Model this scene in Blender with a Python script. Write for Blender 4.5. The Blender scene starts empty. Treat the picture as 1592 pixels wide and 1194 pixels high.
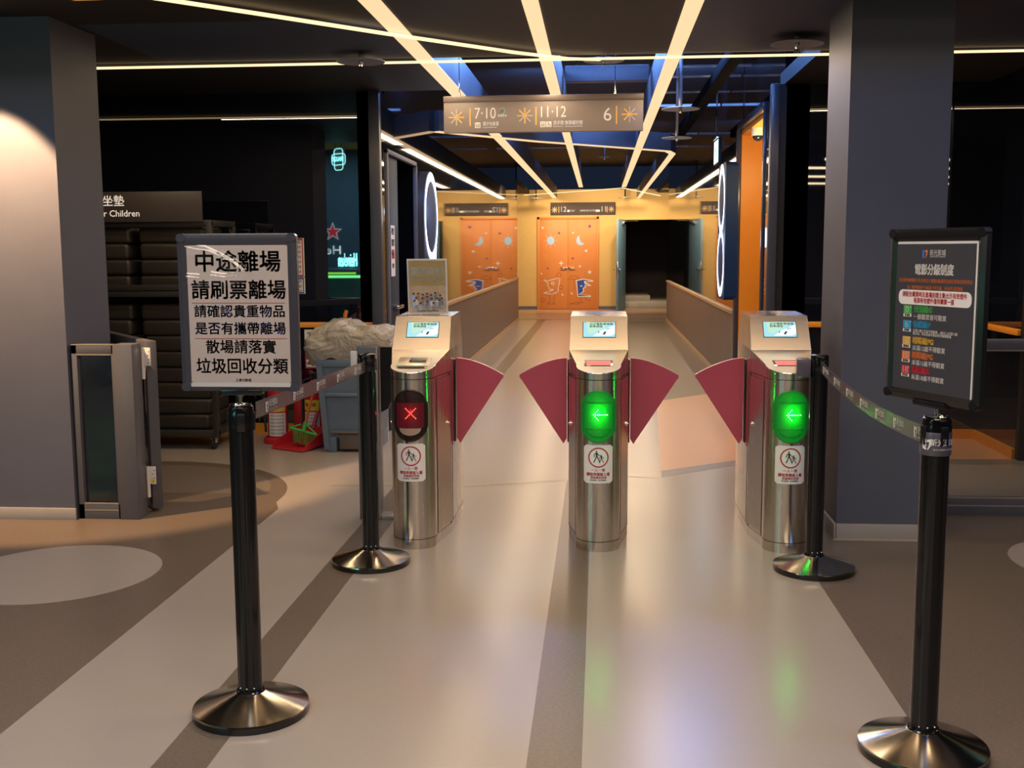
import bpy, bmesh, math, random
from mathutils import Matrix, Vector, noise
random.seed(7)
SC = bpy.context.scene
COL = SC.collection
PI = math.pi
R = math.radians

# ------------------------------------------------------------------ camera, world, lights
cam_d = bpy.data.cameras.new('camera')
cam_d.sensor_fit = 'HORIZONTAL'; cam_d.sensor_width = 36.0
cam_d.lens = 1695.08 / 1592 * 36.0
cam_d.clip_start = 0.05; cam_d.clip_end = 200
cam = bpy.data.objects.new('camera', cam_d); COL.objects.link(cam)
cam.matrix_world = (Matrix.Translation((0, 0, 1.40)) @ Matrix.Rotation(R(4.59619), 4, 'Z')
                    @ Matrix.Rotation(R(90 - 7.05616), 4, 'X') @ Matrix.Rotation(R(-0.28603), 4, 'Z'))
SC.camera = cam

w = bpy.data.worlds.new('world'); SC.world = w; w.use_nodes = True
w.node_tree.nodes['Background'].inputs[0].default_value = (0.02, 0.03, 0.06, 1)
w.node_tree.nodes['Background'].inputs[1].default_value = 0.4
SC.view_settings.view_transform = 'Standard'
SC.view_settings.look = 'None'
SC.view_settings.exposure = 0.12
SC.view_settings.gamma = 1.0
SC.view_settings.use_curve_mapping = False

WARM = (1.0, 0.74, 0.48)
NEUT = (1.0, 0.85, 0.70)
BLUE = (0.16, 0.36, 1.0)


def lamp_area(name, loc, size, energy, color, rot=(0, 0, 0), spread=180):
    d = bpy.data.lights.new(name, 'AREA'); d.shape = 'RECTANGLE'
    d.size, d.size_y = size; d.energy = energy; d.color = color; d.spread = R(spread)
    o = bpy.data.objects.new(name, d); COL.objects.link(o)
    o.location = loc; o.rotation_euler = rot
    return o


def lamp_point(name, loc, energy, color, radius=0.03):
    d = bpy.data.lights.new(name, 'POINT'); d.energy = energy; d.color = color; d.shadow_soft_size = radius
    o = bpy.data.objects.new(name, d); COL.objects.link(o); o.location = loc
    return o


def lamp_spot(name, loc, target, energy, color, angle, blend=0.3, radius=0.03):
    d = bpy.data.lights.new(name, 'SPOT'); d.energy = energy; d.color = color; d.spot_size = R(angle)
    d.spot_blend = blend; d.shadow_soft_size = radius
    o = bpy.data.objects.new(name, d); COL.objects.link(o); o.location = loc
    o.rotation_euler = (Vector(target) - Vector(loc)).to_track_quat('-Z', 'Y').to_euler()
    return o


# added lobby fill lamps without fixtures, unseen (above and behind the camera)
lamp_area('lobby_fill', (-0.6, 1.2, 3.5), (3.6, 0.9), 100, NEUT)
lamp_area('lobby_fill', (0.0, 3.85, 3.5), (3.4, 0.5), 48, (1.0, 0.68, 0.40))  # added so the turnstile screen plates reflect something warm
lamp_area('lobby_fill', (0.4, -2.2, 3.5), (5.0, 0.9), 95, NEUT)
lamp_area('lobby_cool_fill', (-3.4, 2.2, 3.5), (1.2, 1.2), 24, BLUE)
lamp_area('lobby_cool_fill', (2.6, 2.2, 3.5), (1.2, 1.2), 32, BLUE)
# under the luminous ceiling bars
for nm, x, y0, y1, e in (('bar_light', -1.05, 5.0, 12.0, 27), ('bar_light', -1.03, 12.5, 25.0, 52),
                         ('bar_light', -0.335, 5.0, 12.0, 27), ('bar_light', -0.35, 12.5, 20.5, 36),
                         ('bar_light', 0.445, 5.0, 12.0, 27), ('bar_light', 0.45, 12.5, 20.5, 36),
                         ('bar_light', 0.877, 14.0, 25.0, 40)):
    lamp_area(nm, (x, (y0 + y1) / 2, 2.535), (0.09, y1 - y0), e, WARM)
lamp_area('bar_light', (-1.6, 6.79, 2.535), (3.4, 0.03), 14, WARM)
lamp_area('bar_light', (1.9, 6.79, 2.535), (2.4, 0.03), 10, WARM)
# downlights by the end wall
for x in (-1.3, -0.4, 0.5, 1.4):
    lamp_spot('end_downlight', (x, 23.6, 2.62), (x, 25.4, 1.55), 92, (1, 0.74, 0.42), 125, 0.8, 0.05)
# blue light in the ceiling void
for x, y, e in ((-0.7, 7.75, 15), (0.05, 7.75, 14), (0.95, 7.0, 14), (-0.7, 11.8, 15), (0.05, 11.8, 13), (1.0, 11.8, 15), (0.3, 16.8, 16)):
    lamp_area('void_blue_light', (x, y, 2.98), (0.4, 0.25), e, BLUE, (R(90), 0, 0))
lamp_area('void_blue_wash', (0.1, 9.5, 3.2), (2.2, 0.3), 75, BLUE, (R(-65), 0, 0))
lamp_area('void_blue_light', (-1.4, 8.6, 2.9), (0.3, 0.2), 12, BLUE, (R(90), 0, 0))
# wall washer that lights the left pillar
lamp_spot('pillar_washer', (-3.12, 4.85, 2.50), (-3.06, 5.40, 1.40), 480, (1, 0.60, 0.30), 57, 0.28, 0.02)
lamp_spot('pillar_washer', (0.78, 6.3, 2.5), (1.144, 5.5, 1.6), 22, (1, 0.76, 0.6), 80, 0.9, 0.05)
# orange niche on the right wall, recess on the right
lamp_point('niche_light', (1.45, 9.75, 2.1), 17, (1, 0.72, 0.32), 0.04)
lamp_spot('recess_light', (2.15, 7.75, 2.5), (2.15, 7.70, 0.0), 70, (1, 0.62, 0.25), 66, 0.6, 0.05)
lamp_spot('rack_downlight', (-3.0, 6.4, 2.5), (-3.0, 7.5, 0.6), 11, (1, 0.74, 0.5), 95, 0.8, 0.05)


# ------------------------------------------------------------------ materials
def s(r, g, b):
    f = lambda c: ((c / 255) / 12.92 if c / 255 <= 0.04045 else ((c / 255 + 0.055) / 1.055) ** 2.4)
    return (f(r), f(g), f(b))


MATS = {}


def mat(name, col=(0.5, 0.5, 0.5), rough=0.5, metal=0.0, ior=1.5, emit=None, estr=0.0, noise_amt=0.0, noise_scale=8.0,
        stretch=(1, 1, 1), bump=0.0, alpha=None, aniso=0.0, coat=0.0, trans=0.0, spec=None, rnoise=0.0):
    if name in MATS: return MATS[name]
    m = bpy.data.materials.new(name); m.use_nodes = True
    nt = m.node_tree; b = nt.nodes['Principled BSDF']
    b.inputs['Base Color'].default_value = (*col, 1)
    b.inputs['Roughness'].default_value = rough
    b.inputs['Metallic'].default_value = metal
    b.inputs['IOR'].default_value = ior
    if spec is not None: b.inputs['Specular IOR Level'].default_value = spec
    if aniso:
        b.inputs['Anisotropic'].default_value = aniso; b.inputs['Anisotropic Rotation'].default_value = 0.25
        tg = nt.nodes.new('ShaderNodeTangent'); tg.direction_type = 'RADIAL'; tg.axis = 'Z'
        nt.links.new(tg.outputs[0], b.inputs['Tangent'])
    if coat: b.inputs['Coat Weight'].default_value = coat; b.inputs['Coat Roughness'].default_value = 0.04
    if trans: b.inputs['Transmission Weight'].default_value = trans
    if alpha is not None: b.inputs['Alpha'].default_value = alpha
    if emit is not None:
        b.inputs['Emission Color'].default_value = (*emit, 1); b.inputs['Emission Strength'].default_value = estr
    if noise_amt or bump or rnoise:
        tc = nt.nodes.new('ShaderNodeTexCoord'); mp = nt.nodes.new('ShaderNodeMapping')
        mp.inputs['Scale'].default_value = stretch
        nt.links.new(tc.outputs['Object'], mp.inputs['Vector'])
        n = nt.nodes.new('ShaderNodeTexNoise'); n.inputs['Scale'].default_value = noise_scale
        n.inputs['Detail'].default_value = 6; n.inputs['Roughness'].default_value = 0.65
        nt.links.new(mp.outputs[0], n.inputs['Vector'])
        if noise_amt:
            mx = nt.nodes.new('ShaderNodeMix'); mx.data_type = 'RGBA'
            lo = [max(0, c * (1 - noise_amt)) for c in col]; hi = [min(1, c * (1 + noise_amt)) for c in col]
            mx.inputs[6].default_value = (*lo, 1); mx.inputs[7].default_value = (*hi, 1)
            mr = nt.nodes.new('ShaderNodeMapRange'); mr.inputs[1].default_value = 0.3; mr.inputs[2].default_value = 0.7
            nt.links.new(n.outputs['Fac'], mr.inputs[0]); nt.links.new(mr.outputs[0], mx.inputs[0])
            nt.links.new(mx.outputs[2], b.inputs['Base Color'])
        if rnoise:
            mr2 = nt.nodes.new('ShaderNodeMapRange'); mr2.inputs[1].default_value = 0.3; mr2.inputs[2].default_value = 0.7
            mr2.inputs[3].default_value = max(0, rough - rnoise); mr2.inputs[4].default_value = rough + rnoise
            nt.links.new(n.outputs['Fac'], mr2.inputs[0]); nt.links.new(mr2.outputs[0], b.inputs['Roughness'])
        if bump:
            bp = nt.nodes.new('ShaderNodeBump'); bp.inputs['Strength'].default_value = bump; bp.inputs['Distance'].default_value = 0.002
            nt.links.new(n.outputs['Fac'], bp.inputs['Height']); nt.links.new(bp.outputs[0], b.inputs['Normal'])
    MATS[name] = m
    return m


FL = dict(rough=0.25, noise_amt=0.03, noise_scale=70, stretch=(3.0, 1, 1))
m_fl_light = mat('floor_vinyl_light', (0.345, 0.302, 0.258), **FL)
m_fl_brown = mat('floor_vinyl_brown', (0.135, 0.104, 0.078), rough=0.32, noise_amt=0.34, noise_scale=75, stretch=(1, 2.2, 1))
m_fl_mid = mat('floor_vinyl_taupe', (0.175, 0.142, 0.108), rough=0.32, noise_amt=0.10, noise_scale=20, stretch=(3, 1, 1))
m_fl_peach = mat('floor_vinyl_peach', (0.60, 0.33, 0.18), rough=0.32, noise_amt=0.08, noise_scale=20, stretch=(1, 6, 1))
m_fl_grey = mat('floor_vinyl_grey', (0.22, 0.20, 0.185), rough=0.32, noise_amt=0.15, noise_scale=20)
m_fl_pale = mat('floor_vinyl_pale', (0.37, 0.31, 0.25), **FL)
m_pillar = mat('pillar_paint', (0.084, 0.088, 0.118), rough=0.55, noise_amt=0.06, noise_scale=3)
m_ceil = mat('ceiling_black_paint', (0.013, 0.0105, 0.010), rough=0.6, noise_amt=0.1, noise_scale=4)
m_black = mat('black_matte', (0.008, 0.008, 0.009), rough=0.6, noise_amt=0.1)
m_gloss = mat('black_glass_panel', (0.0035, 0.005, 0.011), rough=0.015, ior=2.1, noise_amt=0.1, noise_scale=2)
m_mirror = mat('black_lacquer_panel', (0.004, 0.005, 0.008), rough=0.03, ior=2.3, noise_amt=0.1, noise_scale=2)
m_void = mat('void_dark', (0.010, 0.010, 0.012), rough=0.7, noise_amt=0.2)
m_fin = mat('bar_housing_navy', (0.11, 0.115, 0.14), rough=0.5, noise_amt=0.08)
m_pipe = mat('pipe_grey', (0.35, 0.36, 0.40), rough=0.4, metal=0.3, noise_amt=0.1)
m_tray = mat('cable_tray_black', (0.005, 0.005, 0.006), rough=0.9, spec=0.05, noise_amt=0.1)
m_strip = mat('warm_diffuser', (0.10, 0.08, 0.06), rough=0.5, emit=(1.0, 0.66, 0.36), estr=1.0)
m_thin = mat('warm_line_diffuser', (0.10, 0.08, 0.06), rough=0.5, emit=(1.0, 0.70, 0.36), estr=1.6)
m_skirt = mat('grey_skirting', (0.33, 0.30, 0.27), rough=0.4, noise_amt=0.05)
m_orange_trim = mat('orange_trim', (0.75, 0.30, 0.03), rough=0.4, noise_amt=0.05)
m_orange = mat('orange_paint', (0.80, 0.29, 0.012), rough=0.45, noise_amt=0.03)
m_woodcap = mat('oak_cap', (0.55, 0.36, 0.20), rough=0.4, noise_amt=0.15, noise_scale=12, stretch=(8, 1, 8))
m_panel = mat('taupe_wall_panel', (0.165, 0.128, 0.115), rough=0.38, noise_amt=0.08, noise_scale=6, stretch=(1, 1, 0.1))
m_endwall = mat('yellow_wall_paint', (0.66, 0.43, 0.15), rough=0.6, noise_amt=0.03)
m_enddoor = mat('orange_door', (0.66, 0.23, 0.055), rough=0.45, noise_amt=0.04, noise_scale=5, stretch=(1, 1, 0.2))
m_bluedoor = mat('blue_grey_steel_door', (0.06, 0.11, 0.17), rough=0.65, spec=0.25, noise_amt=0.05)
m_steel = mat('brushed_steel', (0.66, 0.61, 0.55), rough=0.25, metal=1.0, aniso=0.85, noise_amt=0.05, noise_scale=60, stretch=(1, 1, 0.03), rnoise=0.04)
m_steelp = mat('brushed_steel_plate', (0.74, 0.66, 0.56), rough=0.33, metal=1.0, noise_amt=0.04, noise_scale=40, stretch=(0.05, 1, 1), rnoise=0.04)
m_seam = mat('steel_seam', (0.10, 0.095, 0.09), rough=0.4, metal=1.0, noise_amt=0.05)
m_edge = mat('polished_edge', (0.8, 0.78, 0.75), rough=0.15, metal=1.0, noise_amt=0.03)
m_chrome = mat('chrome', (0.75, 0.75, 0.75), rough=0.08, metal=1.0, noise_amt=0.02)
m_pole = mat('black_pole_lacquer', (0.006, 0.006, 0.007), rough=0.10, ior=1.5, noise_amt=0.1)
m_base = mat('black_chrome', (0.42, 0.38, 0.32), rough=0.15, metal=1.0, noise_amt=0.12, noise_scale=5)
m_baserim = mat('black_rim', (0.01, 0.01, 0.01), rough=0.2, noise_amt=0.1)
m_maroon = mat('maroon_acrylic', (0.47, 0.080, 0.120), rough=0.24, noise_amt=0.05, noise_scale=3)
m_maroon_edge = mat('maroon_edge', (0.62, 0.30, 0.22), rough=0.3, noise_amt=0.05)
m_belt = mat('belt_webbing', (0.085, 0.075, 0.098), rough=0.26, spec=0.6, noise_amt=0.1, noise_scale=80, bump=0.15)
m_white = mat('white_print', (0.78, 0.76, 0.74), rough=0.5, noise_amt=0.02)
m_whitewall = mat('white_card', (0.72, 0.70, 0.68), rough=0.45, noise_amt=0.02)
m_paper = mat('paper_pinkish', (0.56, 0.47, 0.43), rough=0.35, noise_amt=0.02, coat=0.6)
m_ink = mat('ink_brown_black', (0.055, 0.04, 0.04), rough=0.5, noise_amt=0.02)
m_inkblue = mat('ink_navy', (0.045, 0.10, 0.36), rough=0.5, noise_amt=0.02)
m_inkred = mat('ink_red', (0.40, 0.03, 0.035), rough=0.5, noise_amt=0.02)
m_inkredline = mat('ink_red_line', (0.42, 0.12, 0.10), rough=0.5, noise_amt=0.02)
m_inkblack = mat('ink_black', (0.012, 0.012, 0.012), rough=0.5, noise_amt=0.02)
m_frame = mat('sign_frame_plastic', (0.05, 0.05, 0.062), rough=0.22, noise_amt=0.05)
m_frameblk = mat('sign_frame_black', (0.010, 0.010, 0.012), rough=0.22, noise_amt=0.05)
m_poster = mat('poster_charcoal', (0.055, 0.055, 0.066), rough=0.3, noise_amt=0.03, coat=0.5)
m_p_green = mat('print_green', (0.07, 0.42, 0.09), rough=0.5, noise_amt=0.02)
m_p_blue = mat('print_blue', (0.03, 0.30, 0.55), rough=0.5, noise_amt=0.02)
m_p_yel = mat('print_yellow', (0.75, 0.44, 0.05), rough=0.5, noise_amt=0.02)
m_p_or = mat('print_orange', (0.75, 0.20, 0.05), rough=0.5, noise_amt=0.02)
m_p_red = mat('print_red', (0.62, 0.03, 0.05), rough=0.5, noise_amt=0.02)
m_gold = mat('print_gold', (0.46, 0.32, 0.12), rough=0.45, noise_amt=0.06, noise_scale=10)
m_sand = mat('print_sand', (0.58, 0.42, 0.26), rough=0.45, noise_amt=0.2, noise_scale=30)
m_p_skin = mat('print_skin', (0.42, 0.22, 0.15), rough=0.5, noise_amt=0.1)
m_p_denim = mat('print_denim', (0.18, 0.24, 0.34), rough=0.5, noise_amt=0.3, noise_scale=60)
m_p_hair = mat('print_dark', (0.06, 0.045, 0.05), rough=0.5, noise_amt=0.1)
m_p_purple = mat('print_purple', (0.16, 0.05, 0.16), rough=0.5, noise_amt=0.02)
m_p_royal = mat('print_royal_blue', (0.03, 0.07, 0.42), rough=0.5, noise_amt=0.02)
m_p_sky = mat('print_pale_blue', (0.40, 0.62, 0.95), rough=0.5, noise_amt=0.02)
m_p_brown = mat('print_brown_line', (0.25, 0.06, 0.01), rough=0.5, noise_amt=0.02)
m_taupesign = mat('sign_taupe', (0.34, 0.285, 0.262), rough=0.42, noise_amt=0.03)
m_signtop = mat('sign_rail', (0.21, 0.165, 0.14), rough=0.35, noise_amt=0.03)
m_amber = mat('sign_amber', (0.85, 0.48, 0.12), rough=0.45, noise_amt=0.02, emit=(0.85, 0.48, 0.12), estr=0.25)  # weak emission stands in for light falling on the sign print
m_signwhite = mat('sign_white', (0.80, 0.74, 0.68), rough=0.45, noise_amt=0.02, emit=(0.8, 0.74, 0.66), estr=0.25)  # same for the white lettering: brightness put in as emission
m_signgrey = mat('sign_grey', (0.62, 0.58, 0.56), rough=0.45, noise_amt=0.02)
m_greend = mat('led_panel_green', (0.01, 0.24, 0.035), rough=0.22, emit=(0.0, 0.30, 0.01), estr=0.12)
m_greenl = mat('bezel_green_glow', (0.009, 0.20, 0.03), rough=0.2, emit=(0.0, 0.30, 0.015), estr=0.12)  # green LED glow on the black bezel, put into colour and emission
m_greendot = mat('led_dot_green', (0.2, 1, 0.3), emit=(0.45, 1.0, 0.55), estr=6.0)
m_redd = mat('led_panel_red', (0.075, 0.008, 0.016), rough=0.25, emit=(0.35, 0.004, 0.02), estr=0.06)
m_redglow = mat('led_matrix_red', (0.1, 0.004, 0.008), rough=0.25, emit=(0.75, 0.005, 0.04), estr=0.75)
m_reddot = mat('led_dot_red', (1, 0.1, 0.05), emit=(1.0, 0.10, 0.04), estr=5.0)
m_bezel = mat('bezel_black', (0.018, 0.010, 0.010), rough=0.22, noise_amt=0.05)
m_shelf = mat('bezel_shelf', (0.34, 0.27, 0.20), rough=0.4, noise_amt=0.03)
m_scr = mat('screen_cyan', (0.1, 0.2, 0.25), rough=0.2, emit=(0.36, 0.72, 0.80), estr=0.9)
m_scr2 = mat('screen_mint', (0.1, 0.2, 0.2), rough=0.2, emit=(0.52, 0.78, 0.60), estr=0.9)
m_scr3 = mat('screen_white', (0.2, 0.2, 0.2), rough=0.2, emit=(0.80, 0.92, 0.95), estr=0.95)
m_scrtxt = mat('screen_text', (0.02, 0.04, 0.04), rough=0.4, noise_amt=0.02)
m_scanred = mat('scanner_glow_red', (0.5, 0.1, 0.08), rough=0.2, emit=(0.85, 0.16, 0.14), estr=0.85)
m_scandark = mat('scanner_glass', (0.05, 0.06, 0.05), rough=0.08, noise_amt=0.03)
m_neon = mat('neon_white', (1, 1, 1), emit=(0.82, 0.94, 1.0), estr=3.2)
m_signbody = mat('numeral_body_blue', (0.008, 0.035, 0.11), rough=0.5, spec=0.2, noise_amt=0.05)
m_signside = mat('numeral_side_grey', (0.05, 0.047, 0.052), rough=0.4, noise_amt=0.05)
m_exit = mat('exit_face', (0.8, 1, 0.9), emit=(0.70, 0.95, 0.95), estr=1.6)
m_exitg = mat('exit_green', (0, 0.4, 0.2), emit=(0.0, 0.42, 0.22), estr=0.7)
m_fence = mat('fence_frame', (0.085, 0.082, 0.092), rough=0.35, noise_amt=0.05)
m_fencelt = mat('fence_bead', (0.40, 0.33, 0.27), rough=0.35, metal=0.5, noise_amt=0.05)
m_hinge = mat('hinge_white', (0.66, 0.62, 0.58), rough=0.35, noise_amt=0.04)
m_bin = mat('bin_slate_plastic', (0.115, 0.155, 0.195), rough=0.45, noise_amt=0.05)
m_bindark = mat('bin_dark', (0.03, 0.035, 0.042), rough=0.5, noise_amt=0.05)
m_pedal = mat('pedal_brown', (0.14, 0.10, 0.075), rough=0.5, noise_amt=0.1)
m_red = mat('extinguisher_red', (0.52, 0.015, 0.03), rough=0.28, noise_amt=0.05)
m_redpl = mat('red_plastic', (0.50, 0.02, 0.03), rough=0.4, noise_amt=0.05)
m_green = mat('green_plastic', (0.06, 0.50, 0.08), rough=0.4, noise_amt=0.05)
m_bristle = mat('olive_bristle', (0.16, 0.20, 0.03), rough=0.8, noise_amt=0.4, noise_scale=120, stretch=(1, 1, 0.1))
m_handle = mat('orange_handle', (0.62, 0.16, 0.04), rough=0.4, noise_amt=0.05)
m_yel = mat('label_yellow', (0.70, 0.55, 0.04), rough=0.5, noise_amt=0.05)
m_leather = mat('black_leatherette', (0.038, 0.032, 0.026), rough=0.38, noise_amt=0.12, noise_scale=30, bump=0.08)
m_rack = mat('rack_frame', (0.035, 0.032, 0.030), rough=0.42, noise_amt=0.05)
m_racksign = mat('rack_sign', (0.060, 0.050, 0.047), rough=0.42, noise_amt=0.03)
m_rubber = mat('rubber', (0.02, 0.02, 0.02), rough=0.7, noise_amt=0.1)
m_camw = mat('camera_white', (0.75, 0.74, 0.72), rough=0.3, noise_amt=0.02)
m_dome = mat('camera_dome', (0.02, 0.02, 0.03), rough=0.05, noise_amt=0.02)
m_bargreen = mat('bar_front_green', (0.05, 0.26, 0.24), rough=0.4, noise_amt=0.1)
m_barblue = mat('bar_top_blue', (0.20, 0.34, 0.44), rough=0.3, noise_amt=0.05)
m_barwall = mat('bar_wall', (0.10, 0.17, 0.22), rough=0.5, noise_amt=0.1)
m_bargl = mat('bar_green_led', (0.2, 0.8, 0.1), emit=(0.25, 0.9, 0.05), estr=5.0)
m_neonc = mat('neon_cyan', (0.5, 1, 1), emit=(0.35, 0.95, 1.0), estr=7.0)
m_letw = mat('letter_white', (0.7, 0.75, 0.75), rough=0.4, emit=(0.6, 0.75, 0.8), estr=1.6)
m_starred = mat('star_red', (0.5, 0.03, 0.04), rough=0.4, emit=(0.5, 0.03, 0.05), estr=2.2)
m_lob = mat('lobby_soffit_brown', (0.12, 0.075, 0.04), rough=0.6, noise_amt=0.05)
m_lobdark = mat('lobby_dark', (0.13, 0.105, 0.085), rough=0.7, noise_amt=0.1)
m_lobl = mat('lobby_line_light', (1, 1, 1), emit=(1.0, 0.78, 0.50), estr=7.0)
m_cyan = mat('lobby_screen_cyan', (0, 0.5, 0.6), emit=(0.0, 0.75, 0.95), estr=9.0)
m_step = mat('step_pale', (0.42, 0.35, 0.28), rough=0.5, noise_amt=0.05)
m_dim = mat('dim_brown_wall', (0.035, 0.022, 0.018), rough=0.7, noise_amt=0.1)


def glass_mat(name, tint, alpha_like):
    m = bpy.data.materials.new(name); m.use_nodes = True; nt = m.node_tree
    for n in list(nt.nodes): nt.nodes.remove(n)
    out = nt.nodes.new('ShaderNodeOutputMaterial'); tr = nt.nodes.new('ShaderNodeBsdfTransparent')
    gl = nt.nodes.new('ShaderNodeBsdfGlossy'); gl.inputs['Roughness'].default_value = 0.02
    mx = nt.nodes.new('ShaderNodeMixShader'); lw = nt.nodes.new('ShaderNodeLayerWeight'); lw.inputs[0].default_value = 0.5
    pw = nt.nodes.new('ShaderNodeMath'); pw.operation = 'POWER'; pw.inputs[1].default_value = 5.0
    fr = nt.nodes.new('ShaderNodeMath'); fr.operation = 'MULTIPLY_ADD'; fr.inputs[1].default_value = 0.9; fr.inputs[2].default_value = 0.06
    nt.links.new(lw.outputs['Facing'], pw.inputs[0]); nt.links.new(pw.outputs[0], fr.inputs[0])
    tc = nt.nodes.new('ShaderNodeTexCoord'); nz = nt.nodes.new('ShaderNodeTexNoise'); nz.inputs['Scale'].default_value = 3
    mr = nt.nodes.new('ShaderNodeMapRange'); mr.inputs[3].default_value = 0.95; mr.inputs[4].default_value = 1.0
    mul = nt.nodes.new('ShaderNodeMix'); mul.data_type = 'RGBA'; mul.blend_type = 'MULTIPLY'; mul.inputs[0].default_value = 1
    mul.inputs[6].default_value = (*tint, 1)
    nt.links.new(tc.outputs['Object'], nz.inputs['Vector']); nt.links.new(nz.outputs[0], mr.inputs[0])
    nt.links.new(mr.outputs[0], mul.inputs[7]); nt.links.new(mul.outputs[2], tr.inputs[0])
    nt.links.new(fr.outputs[0], mx.inputs[0]); nt.links.new(tr.outputs[0], mx.inputs[1]); nt.links.new(gl.outputs[0], mx.inputs[2])
    nt.links.new(mx.outputs[0], out.inputs[0])
    MATS[name] = m
    return m


m_glass = glass_mat('fence_glass', (0.72, 0.74, 0.78), 0.2)


m_film = glass_mat('clear_film', (0.97, 0.97, 0.98), 0.2)


def sheet_mat(name):
    m = bpy.data.materials.new(name); m.use_nodes = True; nt = m.node_tree
    b = nt.nodes['Principled BSDF']; b.inputs['Base Color'].default_value = (0.50, 0.45, 0.36, 1); b.inputs['Roughness'].default_value = 0.24
    tl = nt.nodes.new('ShaderNodeBsdfTranslucent'); tl.inputs[0].default_value = (0.45, 0.40, 0.32, 1)
    mx = nt.nodes.new('ShaderNodeMixShader'); mx.inputs[0].default_value = 0.3
    tc = nt.nodes.new('ShaderNodeTexCoord'); nz = nt.nodes.new('ShaderNodeTexNoise'); nz.inputs['Scale'].default_value = 9
    nz.inputs['Distortion'].default_value = 2.5; nz.inputs['Detail'].default_value = 4
    bp = nt.nodes.new('ShaderNodeBump'); bp.inputs['Strength'].default_value = 0.8; bp.inputs['Distance'].default_value = 0.03
    nt.links.new(tc.outputs['Object'], nz.inputs['Vector']); nt.links.new(nz.outputs[0], bp.inputs['Height'])
    nt.links.new(bp.outputs[0], b.inputs['Normal'])
    out = nt.nodes['Material Output']
    nt.links.new(b.outputs[0], mx.inputs[1]); nt.links.new(tl.outputs[0], mx.inputs[2]); nt.links.new(mx.outputs[0], out.inputs[0])
    MATS[name] = m
    return m


m_sheet = sheet_mat('plastic_sheet')


# ------------------------------------------------------------------ mesh builder
def FACE(x=0, y=0, z=0, rz=0.0, tilt=0.0):
    """sheet frame: local x = right, local y = up, local z = towards the viewer (-Y when rz = 0)"""
    return (Matrix.Translation((x, y, z)) @ Matrix.Rotation(rz, 4, 'Z') @ Matrix.Rotation(R(90) - tilt, 4, 'X'))


_txt_cache = {}


def text_geo(body, size, bold=0.0, align='CENTER', spacing=1.0):
    key = (body, round(size, 5), bold, align, spacing)
    if key in _txt_cache: return _txt_cache[key]
    cu = bpy.data.curves.new('t', 'FONT'); cu.body = body; cu.size = size; cu.align_x = align; cu.align_y = 'CENTER'
    cu.space_character = spacing; cu.resolution_u = 3 if len(body) < 12 else 2
    ob = bpy.data.objects.new('t', cu); COL.objects.link(ob)
    dg = bpy.context.evaluated_depsgraph_get()
    me = ob.evaluated_get(dg).to_mesh()
    vs = [tuple(v.co) for v in me.vertices]; fs = [tuple(p.vertices) for p in me.polygons]
    ob.evaluated_get(dg).to_mesh_clear()
    bpy.data.objects.remove(ob); bpy.data.curves.remove(cu)
    _txt_cache[key] = (vs, fs)
    return vs, fs


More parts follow.
